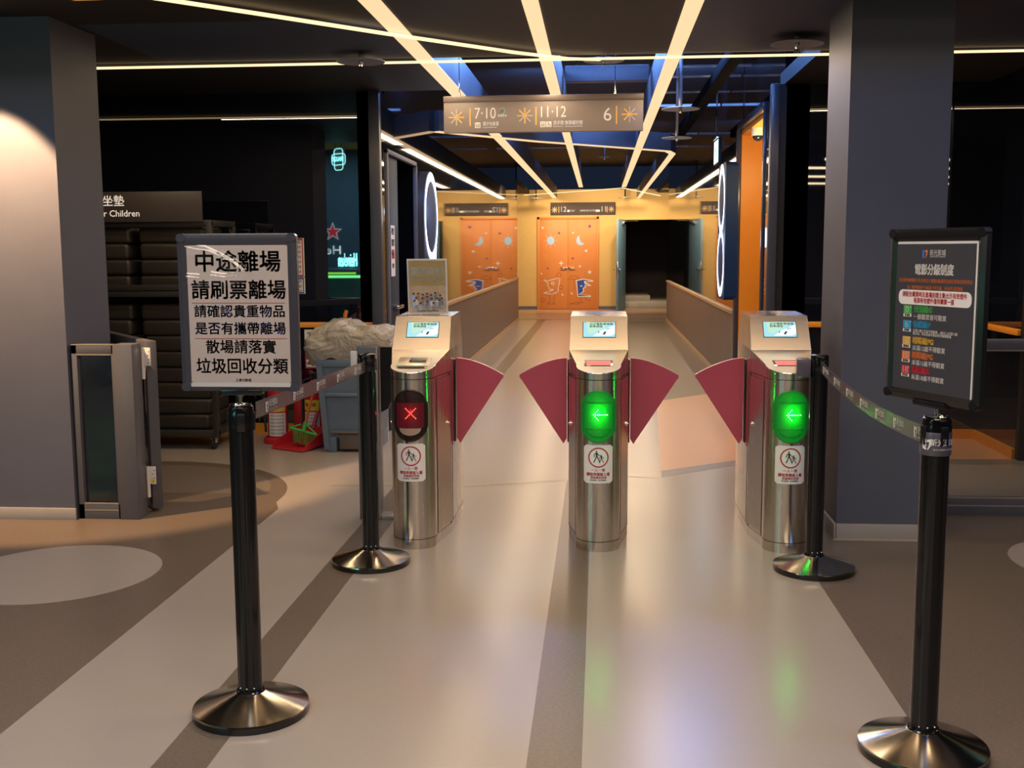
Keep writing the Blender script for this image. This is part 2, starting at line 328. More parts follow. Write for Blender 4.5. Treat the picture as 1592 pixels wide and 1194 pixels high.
class MB:
    def __init__(self, M=None):
        self.v = []; self.f = []; self.mi = []; self.mats = []; self.M = M or Matrix.Identity(4)

    def _m(self, m):
        if m not in self.mats: self.mats.append(m)
        return self.mats.index(m)

    def raw(self, vs, fs, m, M=None):
        T = self.M @ M if M is not None else self.M
        o = len(self.v); k = self._m(m)
        self.v += [tuple(T @ Vector(p)) for p in vs]
        for f in fs:
            self.f.append(tuple(i + o for i in f)); self.mi.append(k)
        return self

    def bm(self, b, m, M=None):
        b.verts.ensure_lookup_table(); b.verts.index_update()
        self.raw([tuple(v.co) for v in b.verts], [tuple(v.index for v in f.verts) for f in b.faces], m, M); b.free()
        return self

    def box(self, lo, hi, m, bev=0.0, seg=2, M=None):
        b = bmesh.new(); bmesh.ops.create_cube(b, size=1)
        for v in b.verts:
            v.co = Vector([(lo[i] + hi[i]) / 2 + v.co[i] * (hi[i] - lo[i]) for i in range(3)])
        if bev:
            bmesh.ops.bevel(b, geom=list(b.edges) + list(b.verts), offset=bev, segments=seg, profile=0.5, affect='EDGES')
        return self.bm(b, m, M)

    def lathe(self, prof, m, n=40, M=None, cap=True):
        vs = []; fs = []
        for r, z in prof:
            for i in range(n):
                a = 2 * PI * i / n; vs.append((r * math.cos(a), r * math.sin(a), z))
        for k in range(len(prof) - 1):
            for i in range(n):
                j = (i + 1) % n; fs.append((k * n + i, k * n + j, (k + 1) * n + j, (k + 1) * n + i))
        if cap:
            fs.append(tuple(reversed(range(n)))); fs.append(tuple((len(prof) - 1) * n + i for i in range(n)))
        return self.raw(vs, fs, m, M)

    def tube(self, path, r, m, n=10, M=None, closed=False):
        P = [Vector(p) for p in path]; N = len(P); vs = []; fs = []
        prev = None
        for i, p in enumerate(P):
            if closed: t = P[(i + 1) % N] - P[i - 1]
            else: t = P[min(i + 1, N - 1)] - P[max(i - 1, 0)]
            t.normalize()
            if prev is None:
                up = Vector((0, 0, 1)) if abs(t.z) < 0.9 else Vector((1, 0, 0))
                a = t.cross(up).normalized()
            else:
                a = (prev - t * prev.dot(t)).normalized()
            prev = a; bb = t.cross(a)
            rr = r[i] if isinstance(r, (list, tuple)) else r
            for k in range(n):
                th = 2 * PI * k / n; vs.append(tuple(p + a * (rr * math.cos(th)) + bb * (rr * math.sin(th))))
        last = N if closed else N - 1
        for i in range(last):
            j = (i + 1) % N
            for k in range(n):
                l = (k + 1) % n; fs.append((i * n + k, i * n + l, j * n + l, j * n + k))
        if not closed:
            fs.append(tuple(reversed(range(n)))); fs.append(tuple((N - 1) * n + k for k in range(n)))
        return self.raw(vs, fs, m, M)

    def prism(self, poly, z0, z1, m, M=None, side=None):
        n = len(poly)
        vs = [(x, y, z0) for x, y in poly] + [(x, y, z1) for x, y in poly]
        caps = [tuple(reversed(range(n))), tuple(range(n, 2 * n))]
        sd = [(i, (i + 1) % n, n + (i + 1) % n, n + i) for i in range(n)]
        if side is None: return self.raw(vs, caps + sd, m, M)
        self.raw(vs, caps, m, M); return self.raw(vs, sd, side, M)

    def sheet(self, poly, z, m, M=None):
        return self.raw([(x, y, z) for x, y in poly], [tuple(range(len(poly)))], m, M)

    def rect(self, x0, y0, x1, y1, z, m, M=None):
        return self.sheet([(x0, y0), (x1, y0), (x1, y1), (x0, y1)], z, m, M)

    def band(self, outer, inner, z, m, M=None):
        n = len(outer)
        vs = [(x, y, z) for x, y in outer] + [(x, y, z) for x, y in inner]
        return self.raw(vs, [(i, (i + 1) % n, n + (i + 1) % n, n + i) for i in range(n)], m, M)

    def text(self, body, size, x, y, z, m, bold=0.0, align='CENTER', M=None, width=None, bend=None, spacing=1.0):
        vs, fs = text_geo(body, size, 0.0, align, spacing)
        sx = 1.0
        if width and vs:
            xs = [v[0] for v in vs]; ww = max(xs) - min(xs)
            if ww > 0: sx = width / ww
        vs = [(v[0] * sx + x, v[1] + y, z) for v in vs]
        bo = bold * size * 0.8
        for dx, dy in ((0, 0),) if bo <= 0 else ((-bo, -bo), (bo, -bo), (-bo, bo), (bo, bo)):
            ws = [(v[0] + dx, v[1] + dy, v[2]) for v in vs]
            if bend: ws = [bend(v) for v in ws]
            self.raw(ws, fs, m, M)
        return self

    def build(self, name, parent=None, smooth=35, props=None):
        me = bpy.data.meshes.new(name); me.from_pydata(self.v, [], self.f); me.validate(clean_customdata=False)
        for m in self.mats: me.materials.append(m)
        if len(me.polygons) == len(self.mi): me.polygons.foreach_set('material_index', self.mi)
        else:
            me = bpy.data.meshes.new(name); me.from_pydata(self.v, [], self.f)
            for m in self.mats: me.materials.append(m)
            me.polygons.foreach_set('material_index', self.mi)
        me.polygons.foreach_set('use_smooth', [True] * len(me.polygons))
        me.set_sharp_from_angle(angle=R(smooth)); me.update()
        o = bpy.data.objects.new(name, me); COL.objects.link(o)
        if parent: o.parent = parent
        for k, v in (props or {}).items(): o[k] = v
        return o


def thing(name, label, cat, loc=(0, 0, 0), rz=0.0, group=None):
    o = bpy.data.objects.new(name, None); o.empty_display_size = 0.1; COL.objects.link(o)
    o.location = loc; o.rotation_euler = (0, 0, rz); o['label'] = label; o['category'] = cat
    if group: o['group'] = group
    return o


def tag(o, label, cat, group=None, kind=None):
    o['label'] = label; o['category'] = cat
    if group: o['group'] = group
    if kind: o['kind'] = kind
    return o


def struct(o): o['kind'] = 'structure'; return o


def circ(cx, cy, rx, ry=None, n=40, a0=0, a1=2 * PI, close=False):
    ry = rx if ry is None else ry
    k = n if not close else n - 1
    return [(cx + rx * math.cos(a0 + (a1 - a0) * i / k), cy + ry * math.sin(a0 + (a1 - a0) * i / k)) for i in range(n)]


def rrect(x0, y0, x1, y1, r, n=6):
    p = []
    for cx, cy, a in ((x1 - r, y0 + r, -90), (x1 - r, y1 - r, 0), (x0 + r, y1 - r, 90), (x0 + r, y0 + r, 180)):
        for i in range(n + 1):
            t = R(a + 90 * i / n); p.append((cx + r * math.cos(t), cy + r * math.sin(t)))
    return p


def stadium(w, h, n=14):
    r = w / 2; c = h / 2 - r
    return [(r * math.cos(PI * i / n), c + r * math.sin(PI * i / n)) for i in range(n + 1)] + \
           [(r * math.cos(PI + PI * i / n), -c + r * math.sin(PI + PI * i / n)) for i in range(n + 1)]


def star4(cx, cy, r, k=0.3, n=4, rot=PI / 2):
    return [(cx + (r if i % 2 == 0 else r * k) * math.cos(rot + PI * i / n), cy + (r if i % 2 == 0 else r * k) * math.sin(rot + PI * i / n)) for i in range(2 * n)]


# ------------------------------------------------------------------ setting
CEIL = 2.56
# floor: one mesh; the vinyl pattern is inlaid in it
f = MB()
f.rect(-9, -9, 9, 30, 0, m_fl_light)
z1, z2, z3 = 0.0006, 0.0010, 0.0014
arc = [(-2.85 + 1.05 * math.cos(t), 5.93 + 1.05 * math.sin(t)) for t in [PI * i / 30 for i in range(31)]]
f.sheet([(-9, -9), (-1.740, -9), (-1.740, 5.47)] + [(-1.74, 5.70), (-1.80, 5.86)] + arc + [(-9, 5.93)], z1, m_fl_brown)
f.sheet([(-2.78 + 0.86 * math.cos(t), 6.05 + 0.80 * math.sin(t)) for t in [PI * i / 30 for i in range(31)]], z2, m_fl_mid)
f.sheet(circ(-2.37, 4.475, 0.443, n=64), z2, m_fl_light)
f.rect(-1.215, -9, -1.062, 21.7, z1, m_fl_brown)
f.rect(-0.193, -9, -0.042, 9.0, z1, m_fl_brown)
f.sheet([(0.928, -9), (9, -9), (9, 5.80), (0.928, 5.80)], z1, m_fl_brown)
f.sheet(circ(2.30, 4.90, 0.447, n=64), z2, m_fl_light)
f.sheet([(0.396, 6.845), (0.895, 7.21), (1.4, 7.30), (2.76, 7.35), (2.76, 8.15), (1.31, 8.15), (1.31, 10.85), (0.525, 10.03)], z1, m_fl_peach)
f.sheet([(0.385, 6.648), (0.874, 7.037), (1.4, 7.12), (2.9, 7.18), (2.9, 7.35), (1.4, 7.30), (0.895, 7.21), (0.396, 6.845)], z1, m_fl_grey)
f.sheet([(0.05, 9.2), (0.42, 9.2), (0.525, 10.03), (1.32, 10.86), (1.32, 21.3), (0.05, 21.3)], z1, m_fl_mid)
f.sheet([(-1.62, 6.30), (-0.78, 6.31), (0.18, 6.66), (0.385, 6.60), (0.385, 6.66), (0.18, 6.74), (-0.78, 6.41), (-1.62, 6.40)], z2, m_fl_pale)
f.rect(-5, 22.4, 5, 25.4, z1, mat('floor_vinyl_rose', (0.50, 0.33, 0.235), **FL))
f.rect(-5, 21.6, 5, 21.95, z1, m_fl_grey)
struct(f.build('floor'))

c = MB()
m_ceil_blue_lit = mat('ceiling_blue_lit', (0.030, 0.044, 0.085), rough=0.6, noise_amt=0.1, noise_scale=3)  # blue light on the side ceilings, put into the base colour
c.box((-9, 4.4, CEIL), (-1.12, 5.62, CEIL + 0.1), m_ceil)
c.box((-9, 5.62, CEIL), (-2.7, 6.79, CEIL + 0.1), m_ceil)
c.box((-2.7, 5.62, CEIL), (-1.12, 6.79, CEIL + 0.1), m_ceil_blue_lit)
c.box((-1.12, 4.4, CEIL), (0.49, 6.79, CEIL + 0.1), m_ceil)
c.box((0.49, 4.4, CEIL), (9, 6.79, CEIL + 0.1), m_ceil_blue_lit)
c.box((-9, 6.83, CEIL), (-1.62, 8.3, CEIL + 0.1), m_ceil)
c.box((-1.62, 6.83, CEIL), (-1.12, 8.15, CEIL + 0.1), m_ceil)
c.box((1.31, 6.83, CEIL), (9, 8.3, CEIL + 0.1), m_ceil)
c.box((-9, 6.79, CEIL + 0.05), (9, 6.83, CEIL + 0.1), m_ceil)
c.box((-9, -9, 3.6), (9, 4.4, 3.7), mat('lobby_ceiling_tan', (0.34, 0.26, 0.19), rough=0.7, noise_amt=0.05))
c.box((-9, 4.38, CEIL), (9, 4.4, 3.7), m_lobdark)
c.box((-1.9, 6.83, 3.3), (1.6, 26, 3.4), m_void)
c.box((-1.12, 6.80, CEIL + 0.1), (1.31, 6.83, 3.3), m_void)
c.box((-6, 21.6, 2.66), (-1.62, 25.5, 2.76), m_void)
c.box((1.32, 21.4, 2.66), (6, 25.5, 2.76), m_void)
struct(c.build('ceiling'))

# walls
wl = MB(); wl.box((-9, 8.15, 0), (-1.66, 8.25, CEIL), m_gloss); struct(wl.build('wall_front_left'))
wr = MB(); wr.box((1.26, 8.15, 0), (2.76, 8.25, CEIL), m_gloss); struct(wr.build('wall_front_right'))
wn = MB(); wn.box((2.75, 7.36, 0), (2.85, 8.15, CEIL), m_gloss)
wn.box((2.75, 7.30, 0), (2.95, 7.36, CEIL), m_black, bev=0.004)
wn.box((2.95, 7.33, 0), (9, 7.43, CEIL), m_gloss); struct(wn.build('wall_right_recess'))
# corridor left wall with a door opening, its lacquer above and taupe panel below
cl = MB()
cl.box((-1.80, 8.15, 0), (-1.62, 8.33, 3.3), m_mirror)
cl.box((-1.80, 8.33, 2.13), (-1.62, 9.64, 3.3), m_mirror)
cl.box((-1.80, 9.64, 0), (-1.62, 21.6, 3.3), m_mirror)
cl.box((-9, 8.25, CEIL), (-1.80, 8.33, 3.3), m_void)
struct(cl.build('wall_corridor_left'))
cr = MB()
cr.box((1.32, 8.15, 0), (1.50, 9.10, 3.3), m_mirror)
cr.box((1.32, 9.10, 2.52), (1.50, 10.74, 3.3), m_mirror)
cr.box((1.32, 10.74, 0), (1.50, 21.4, 3.3), m_mirror)
struct(cr.build('wall_corridor_right'))
pn = MB()
pn.box((-1.62, 9.95, 0.05), (-1.60, 21.6, 0.81), m_panel)
pn.box((-1.625, 9.95, 0.81), (-1.585, 21.6, 0.84), m_woodcap)
pn.box((-1.62, 9.95, 0.0), (-1.592, 21.6, 0.05), m_woodcap)
struct(pn.build('trim_1'))
pn = MB()
pn.box((1.30, 10.80, 0.05), (1.32, 21.4, 0.755), m_panel)
pn.box((1.285, 10.80, 0.755), (1.325, 21.4, 0.785), m_woodcap)
pn.box((1.292, 10.80, 0.0), (1.32, 21.4, 0.05), m_woodcap)
struct(pn.build('trim_2'))
# corner frames
m_corner = mat('corner_frame', (0.045, 0.05, 0.07), rough=0.3, noise_amt=0.05)
fr = MB(); fr.box((-1.70, 8.08, 0), (-1.62, 8.16, CEIL), m_corner, bev=0.004); struct(fr.build('trim_3'))
fr = MB(); fr.box((1.215, 8.08, 0), (1.275, 8.16, CEIL), m_corner, bev=0.004); fr.box((1.275, 8.12, 0), (1.33, 8.16, CEIL), m_black); struct(fr.build('trim_4'))
# orange rails and skirting on the black walls
t = MB()
t.box((-9, 8.125, 0.815), (-1.70, 8.15, 0.855), m_orange_trim, bev=0.003)
t.box((-9, 8.13, 0.0), (-1.70, 8.15, 0.075), m_orange_trim)
struct(t.build('trim_5'))
t = MB()
t.box((1.33, 8.125, 0.82), (2.75, 8.15, 0.86), m_orange_trim, bev=0.003)
t.box((2.725, 7.36, 0.82), (2.75, 8.15, 0.86), m_orange_trim, bev=0.003)
t.box((1.28, 8.13, 0.0), (2.75, 8.15, 0.07), m_orange_trim)
t.box((2.73, 7.36, 0.0), (2.75, 8.15, 0.07), m_orange_trim)
struct(t.build('trim_6'))

# pillars
p = MB(); p.box((-6.0, 5.40, 0), (-2.736, 5.905, CEIL), m_pillar); struct(p.build('wall_pillar_left'))
p = MB(); p.box((-6.0, 5.388, 0), (-2.730, 5.40, 0.062), m_skirt, bev=0.002); struct(p.build('baseboard_left'))
p = MB(); p.box((1.147, 5.26, 0), (1.605, 5.76, CEIL), m_pillar); struct(p.build('wall_pillar_right'))
p = MB(); p.box((1.141, 5.248, 0), (1.611, 5.262, 0.075), m_skirt, bev=0.002); p.box((1.135, 5.248, 0), (1.148, 5.76, 0.075), m_skirt, bev=0.002)
p.box((1.13, 5.225, 0), (1.62, 5.25, 0.004), m_fl_pale)
struct(p.build('baseboard_right'))

# lobby shell (seen only in reflections)
lb = MB(); lb.box((-9, -9.1, 0), (9, -9, 3.6), m_lobdark); lb.box((-9.1, -9, 0), (-9, 8.3, 3.6), m_lobdark); lb.box((9, -9, 0), (9.1, 8.3, 3.6), m_lobdark)
struct(lb.build('wall_lobby'))

# end wall with the double door and the dark stair opening
e = MB()
Y = 25.4
e.box((-6, Y, 0), (0.40, Y + 0.15, 2.75), m_endwall)
e.box((0.40, Y, 2.06), (1.80, Y + 0.15, 2.75), m_endwall)
e.box((1.80, Y, 0), (6, Y + 0.15, 2.75), m_endwall)
struct(e.build('wall_end'))
e = MB(); e.box((-6, Y - 0.012, 0), (-1.43, Y, 0.075), m_fin); e.box((-0.02, Y - 0.012, 0), (0.38, Y, 0.075), m_fin); struct(e.build('baseboard_end'))
e = MB()
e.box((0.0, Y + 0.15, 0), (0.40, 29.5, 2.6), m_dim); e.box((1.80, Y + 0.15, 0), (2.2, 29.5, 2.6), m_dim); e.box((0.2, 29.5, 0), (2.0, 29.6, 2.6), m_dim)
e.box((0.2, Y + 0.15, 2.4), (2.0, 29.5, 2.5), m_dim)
struct(e.build('wall_stair'))
e = MB()
for k in range(2):
    e.box((0.40, 26.1 + 1.1 * k, 0.0), (1.80 - 0.55 * k, 29.4, 0.12 * (k + 1)), m_step, bev=0.01)
struct(e.build('trim_7'))
lamp_area('stair_light', (0.95, 26.6, 2.35), (0.5, 0.5), 4, NEUT, spread=80)
e = MB(); e.box((-1.44, Y - 0.03, 0), (-1.385, Y + 0.01, 2.13), m_enddoor, bev=0.004); e.box((-0.075, Y - 0.03, 0), (-0.02, Y + 0.01, 2.13), m_enddoor, bev=0.004)
e.box((-1.44, Y - 0.03, 2.075), (-0.02, Y + 0.01, 2.13), m_enddoor, bev=0.004)
struct(e.build('trim_8'))


def stroke(mb, pts, wd, z, m, M=None):
    for a, b in zip(pts, pts[1:]):
        dx, dy = b[0] - a[0], b[1] - a[1]; L = math.hypot(dx, dy) or 1
        nx, ny = -dy / L * wd / 2, dx / L * wd / 2; ex, ey = dx / L * wd * 0.4, dy / L * wd * 0.4
        mb.sheet([(a[0] + nx - ex, a[1] + ny - ey), (a[0] - nx - ex, a[1] - ny - ey), (b[0] - nx + ex, b[1] - ny + ey), (b[0] + nx + ex, b[1] + ny + ey)], z, m, M)


# double door: 1.31 m wide, 2.07 m high; leaf coordinates measured from the photograph's door (origin bottom left)
for side in (0, 1):
    x0, x1 = ((-1.385, -0.735), (-0.725, -0.075))[side]
    d = MB(); d.box((x0, Y - 0.022, 0.012), (x1, Y + 0.02, 2.07), m_enddoor, bev=0.003)
    door = struct(d.build('door_%d' % (side + 1)))
    F = FACE(0, Y - 0.0235, 0)
    g = MB(F)
    px = lambda u: -1.402 + (u - 112) * (1.331 / 553)     # crop column -> metres across both leaves
    pz = lambda v: (1138 - v) * (2.07 / 880)
    if side == 0:
        g.sheet(circ(px(226), pz(463), 0.086, 0.094), 0, m_p_sky)
        for k in range(8):
            a = 2 * PI * k / 8; stroke(g, [(px(226) + 0.115 * math.cos(a), pz(463) + 0.12 * math.sin(a)), (px(226) + 0.145 * math.cos(a), pz(463) + 0.15 * math.sin(a))], 0.008, 0, m_whitewall)
        g.sheet(star4(px(150), pz(337), 0.04, 0.4), 0, m_whitewall)
        g.sheet(star4(px(327), pz(683), 0.065, 0.35), 0, m_whitewall)
        g.sheet(star4(px(306), pz(390), 0.04, 0.5), 0, m_p_purple); g.sheet(star4(px(197), pz(735), 0.03, 0.5), 0, m_p_purple)
        g.sheet(circ(px(138), pz(785), 0.018), 0, m_whitewall); g.sheet(circ(px(340), pz(993), 0.02), 0, m_whitewall)
        for k in range(4):
            a = PI / 4 + PI * k / 2; stroke(g, [(px(172) + 0.02 * math.cos(a), pz(620) + 0.02 * math.sin(a)), (px(172) + 0.06 * math.cos(a), pz(620) + 0.06 * math.sin(a))], 0.007, 0, m_p_yel)
        C = lambda *q: [(px(u), pz(v)) for u, v in q]
        stroke(g, C((145, 838), (190, 858), (315, 825), (295, 965), (240, 988), (150, 975), (200, 965), (265, 940), (212, 942), (205, 910), (190, 900), (205, 880), (145, 838)), 0.016, 0, m_whitewall)
        g.band(circ(px(246), pz(880), 0.038, n=20), circ(px(246), pz(880), 0.022, n=20), 0, m_whitewall)
        stroke(g, C((218, 990), (218, 1060), (195, 1084), (232, 1084)), 0.008, 0, m_p_brown); stroke(g, C((262, 985), (262, 1060), (245, 1084), (275, 1084)), 0.008, 0, m_p_brown)
        g.band(circ(px(305), pz(800), 0.055, n=20), circ(px(305), pz(800), 0.045, n=20), 0, m_p_brown)
        g.band(circ(px(325), pz(918), 0.045, 0.05, n=20), circ(px(325), pz(918), 0.035, 0.04, n=20), 0, m_p_brown)
        g.band(circ(px(148), pz(1045), 0.045, 0.05, n=20), circ(px(148), pz(1045), 0.035, 0.04, n=20), 0, m_p_brown)
        hx, hd = -0.765, -1
    else:
        C = lambda *q: [(px(u), pz(v)) for u, v in q]
        g.sheet(C((498, 415), (480, 430), (470, 460), (478, 490), (500, 510), (530, 508), (552, 490), (530, 488), (510, 470), (503, 445)), 0, m_p_sky)
        g.sheet(star4(px(598), pz(326), 0.05, 0.5), 0, m_p_purple); g.sheet(star4(px(437), pz(636), 0.035, 0.5), 0, m_p_purple)
        g.sheet(circ(px(440), pz(388), 0.02), 0, m_whitewall); g.sheet(circ(px(565), pz(564), 0.028), 0, m_whitewall); g.sheet(circ(px(506), pz(715), 0.024), 0, m_whitewall)
        g.sheet(star4(px(600), pz(772), 0.055, 0.42, 5), 0, m_whitewall); g.sheet(star4(px(428), pz(980), 0.035, 0.4), 0, m_whitewall)
        g.sheet(C((468, 850), (540, 835), (630, 850), (638, 868), (560, 862), (575, 880), (620, 905), (585, 908), (560, 900), (565, 925), (545, 930), (548, 965), (500, 988), (612, 1000), (615, 1016), (485, 1014)), 0, m_whitewall)
        g.sheet(C((478, 858), (540, 845), (612, 855), (545, 858), (550, 885), (590, 900), (552, 895), (552, 920), (535, 925), (538, 960), (492, 990), (600, 1004), (492, 1006)), 0.0006, m_p_royal)
        g.sheet(circ(px(520), pz(902), 0.032, 0.026, n=16, a0=PI, a1=2 * PI, close=True), 0.0012, m_whitewall)
        stroke(g, C((518, 1016), (518, 1065), (540, 1072)), 0.008, 0, m_p_brown); stroke(g, C((550, 1014), (590, 1055), (605, 1045)), 0.008, 0, m_p_brown)
        stroke(g, C((390, 840), (415, 812), (445, 806), (480, 815), (495, 842), (390, 840)), 0.007, 0, m_p_brown); stroke(g, C((450, 840), (456, 930), (450, 950)), 0.008, 0, m_p_brown)
        stroke(g, C((410, 1084), (470, 1066), (510, 1070), (500, 1084), (410, 1084)), 0.008, 0, m_p_brown)
        hx, hd = -0.695, 1
    g.build('printed_art', door)
    h = MB(F); h.lathe([(0.028, 0.0), (0.028, 0.012), (0.012, 0.014), (0.012, 0.05)], m_chrome, 16, Matrix.Translation((hx, 0.96, 0)))
    h.box((min(hx, hx + hd * 0.13) - 0.005, 0.95, 0.045), (max(hx, hx + hd * 0.13) + 0.005, 0.972, 0.06), m_chrome, 0.004)
    h.build('door_handle', door)
# open blue steel leaf at the stair opening, swung towards the corridor
m_leaf = mat('leaf_blue_paint', (0.13, 0.26, 0.40), rough=0.45, noise_amt=0.05)
LM = Matrix.Translation((0.585, Y - 0.01, 0)) @ Matrix.Rotation(math.atan2(-0.86, -0.185), 4, 'Z')
d = MB(LM); d.box((0.0, -0.03, 0.01), (0.88, 0.015, 2.05), m_leaf, bev=0.004); door = struct(d.build('door_3'))
h = MB(LM); h.box((0.74, 0.015, 0.92), (0.86, 0.07, 0.945), m_chrome, 0.005); h.box((0.74, -0.09, 0.92), (0.86, -0.03, 0.945), m_chrome, 0.005); h.build('door_handle', door)
h = MB(LM); h.box((0.20, 0.015, 1.94), (0.48, 0.07, 2.0), m_edge, 0.005); h.tube([(0.35, 0.05, 2.01), (0.15, 0.20, 2.02), (0.02, 0.30, 2.02)], 0.01, m_edge, 8); h.build('door_closer', door)
h = MB(LM); h.box((0.875, -0.025, 0.72), (0.885, 0.010, 1.12), m_edge, 0.003); h.build('lock_plate', door)
d = MB(); d.box((0.38, Y - 0.02, 2.05), (1.82, Y + 0.1, 2.10), m_endwall, bev=0.004); struct(d.build('trim_9'))

# left corridor door (theatre nine): recess, frame and open leaf with a paper notice
d = MB()
d.box((-2.9, 9.64, 0), (-1.80, 9.74, 2.3), m_black); d.box((-2.9, 8.25, 0), (-2.8, 9.74, 2.3), m_dim); d.box((-2.9, 8.25, 2.2), (-1.8, 9.74, 2.3), m_black)
d.box((-1.64, 8.30, 0), (-1.605, 8.335, 2.16), m_fin, 0.003); d.box((-1.64, 9.635, 0), (-1.605, 9.67, 2.16), m_fin, 0.003); d.box((-1.64, 8.30, 2.125), (-1.605, 9.67, 2.16), m_fin, 0.003)
struct(d.build('trim_10'))
d = MB(); d.box((-1.68, 8.345, 0.01), (-1.635, 8.86, 2.12), mat('theatre_door_slate', (0.022, 0.036, 0.052), rough=0.6, spec=0.25, noise_amt=0.05), bev=0.004); door = struct(d.build('door_4'))
d = MB(); d.box((-1.635, 8.58, 0.93), (-1.585, 8.80, 0.96), m_edge, 0.006); d.build('door_handle', door)

# right corridor portal: orange-lined opening
d = MB()
d.box((1.34, 10.70, 0), (2.1, 10.76, 2.52), m_orange); d.box((1.34, 9.10, 2.46), (2.1, 10.76, 2.52), m_orange); d.box((2.0, 9.10, 0), (2.1, 10.7, 2.5), m_dim); d.box((1.34, 9.05, 0), (2.1, 9.10, 2.52), m_orange)
struct(d.build('door_5'))
d = MB(); d.box((1.295, 10.70, 0), (1.345, 10.77, 2.56), m_frame, 0.003); d.box((1.295, 9.06, 2.50), (1.345, 10.77, 2.56), m_frame, 0.003); d.box((1.305, 9.04, 0), (1.345, 9.10, 2.56), m_frame, 0.003)
struct(d.build('trim_11'))


# ------------------------------------------------------------------ luminous ceiling bars
def bar(path, wd, label, deep=0.24, housing=True, name='light_bar', m=None, z=CEIL, h0=6.84):
    root = thing(name, label, 'ceiling light', (0, 0, 0), group='luminous ceiling bars')
    a = MB(); b = MB()
    P = [Vector((x, y)) for x, y in path]; n = len(P); L = []; Rr = []
    for i in range(n):
        if i == 0: t = (P[1] - P[0]).normalized(); k = 1
        elif i == n - 1: t = (P[-1] - P[-2]).normalized(); k = 1
        else:
            t1 = (P[i] - P[i - 1]).normalized(); t2 = (P[i + 1] - P[i]).normalized(); t = (t1 + t2).normalized(); k = 1 / max(0.5, t.dot(t2))
        nn = Vector((-t.y, t.x)) * (wd / 2 * k); L.append(P[i] + nn); Rr.append(P[i] - nn)
    for i in range(n - 1):
        q = [tuple(Rr[i]), tuple(Rr[i + 1]), tuple(L[i + 1]), tuple(L[i])]
        a.prism(q, z - 0.010, z - 0.0005, m or m_strip)
        if housing:
            hq = [(px_, max(py_, h0)) for px_, py_ in q]
            b.prism(hq, z, z + deep, m_fin)
    a.build('diffuser', root)
    if housing: b.build('housing', root)
    return root


bar([(-1.078, 4.5), (-1.03, 25.38)], 0.10, 'long glowing ceiling bar on the left, ending at the yellow end wall')
bar([(-0.330, 4.5), (-0.358, 20.9)], 0.078, 'long glowing ceiling bar in the middle, passing over the hanging direction sign')
bar([(0.440, 4.5), (0.451, 21.0)], 0.085, 'long glowing ceiling bar on the right, passing the right end of the hanging sign')
bar([(-1.60, 10.81), (-0.676, 11.92), (0.5, 13.01), (0.80, 13.30), (0.880, 13.66), (0.880, 25.38)], 0.075, 'bent glowing ceiling bar crossing the corridor behind the hanging sign', 0.2, z=CEIL - 0.011)
bar([(-8.9, 6.845), (8.9, 6.815)], 0.035, 'thin glowing line across the ceiling edge above the turnstiles', 0.09, False, 'light_line', m_thin, z=CEIL - 0.011)
bar([(-2.4, 4.55), (-1.65, 5.322), (-1.131, 5.873), (-0.498, 6.50), (-0.20, 6.74), (0.0, 6.80)], 0.045, 'thin slanting glowing line joining the ceiling edge from the left', 0.09, False, 'light_line', m_thin, z=CEIL - 0.022)
bar([(-1.6, 23.4), (-0.356, 22.0), (0.43, 21.0), (1.3, 24.2)], 0.03, 'thin zigzag glowing line before the yellow end wall', 0.05, False, 'light_line', m_thin, z=2.54)

# ------------------------------------------------------------------ ceiling void: pipes, trays, sprinklers
for i, (y, x0, x1, z, r) in enumerate(((7.15, 0.55, 1.31, 2.98, 0.012), (7.5, 0.55, 1.31, 3.0, 0.012), (7.9, 0.5, 1.31, 2.98, 0.010), (8.3, 0.5, 1.31, 3.0, 0.012), (8.75, 0.5, 1.31, 2.96, 0.014),
                                 (9.3, 0.5, 1.31, 3.0, 0.012), (9.9, 0.5, 1.31, 2.98, 0.012), (10.6, 0.5, 1.31, 3.0, 0.014), (11.5, 0.5, 1.31, 2.98, 0.012), (12.4, -1.0, 1.31, 2.96, 0.016), (15.2, -1.55, 1.31, 2.94, 0.016), (16.6, -1.55, 1.31, 2.9, 0.014))):
    o = MB().tube([(x0, y, z), (x1, y, z)], r, m_pipe, 8).build('conduit_pipe')
    tag(o, 'thin metal conduit running across the dark ceiling void beside the right glowing bar', 'pipe', 'conduits in the ceiling void')
for i, (y0, y1) in enumerate(((8.9, 9.02), (10.9, 11.02))):
    o = MB().box((-0.28, y0, 2.72), (0.38, y1, 2.84), m_fin, 0.004).build('cross_beam')
    tag(o, ('blue lit cross beam between the middle and right glowing bars above the hanging sign', 'blue lit cross beam further back between the middle and right glowing bars')[i], 'beam')
o = MB()
o.box((0.93, 7.0, 2.76), (1.03, 14.0, 2.80), m_tray, 0.004); o.box((0.93, 7.0, 2.80), (0.94, 14.0, 2.85), m_tray); o.box((1.02, 7.0, 2.80), (1.03, 14.0, 2.85), m_tray)
tag(o.build('cable_tray'), 'black cable tray running along the ceiling void on the right', 'cable tray')
t = thing('ceiling_spotlight', 'small orange box light on the ceiling beside the left pillar', 'ceiling light', (-2.30, 4.87, CEIL))
MB().box((-0.075, -0.05, -0.04), (0.075, 0.05, 0.0), m_orange, 0.003).build('housing', t)
MB().rect(-0.06, -0.04, 0.06, 0.04, -0.0405, mat('spot_lens', (0.5, 0.3, 0.1), rough=0.4, emit=(0.85, 0.42, 0.10), estr=0.6)).build('lens', t)
o = MB()
for k in range(7):
    xx = 1.09 + 0.008 * k
    o.tube([(xx, 6.45, CEIL - 0.005), (xx + 0.004 * (k % 3 - 1), 6.44 + 0.01 * (k % 2), CEIL - 0.08), (xx + 0.01, 6.45, CEIL - 0.005)], 0.002, m_pipe, 5)
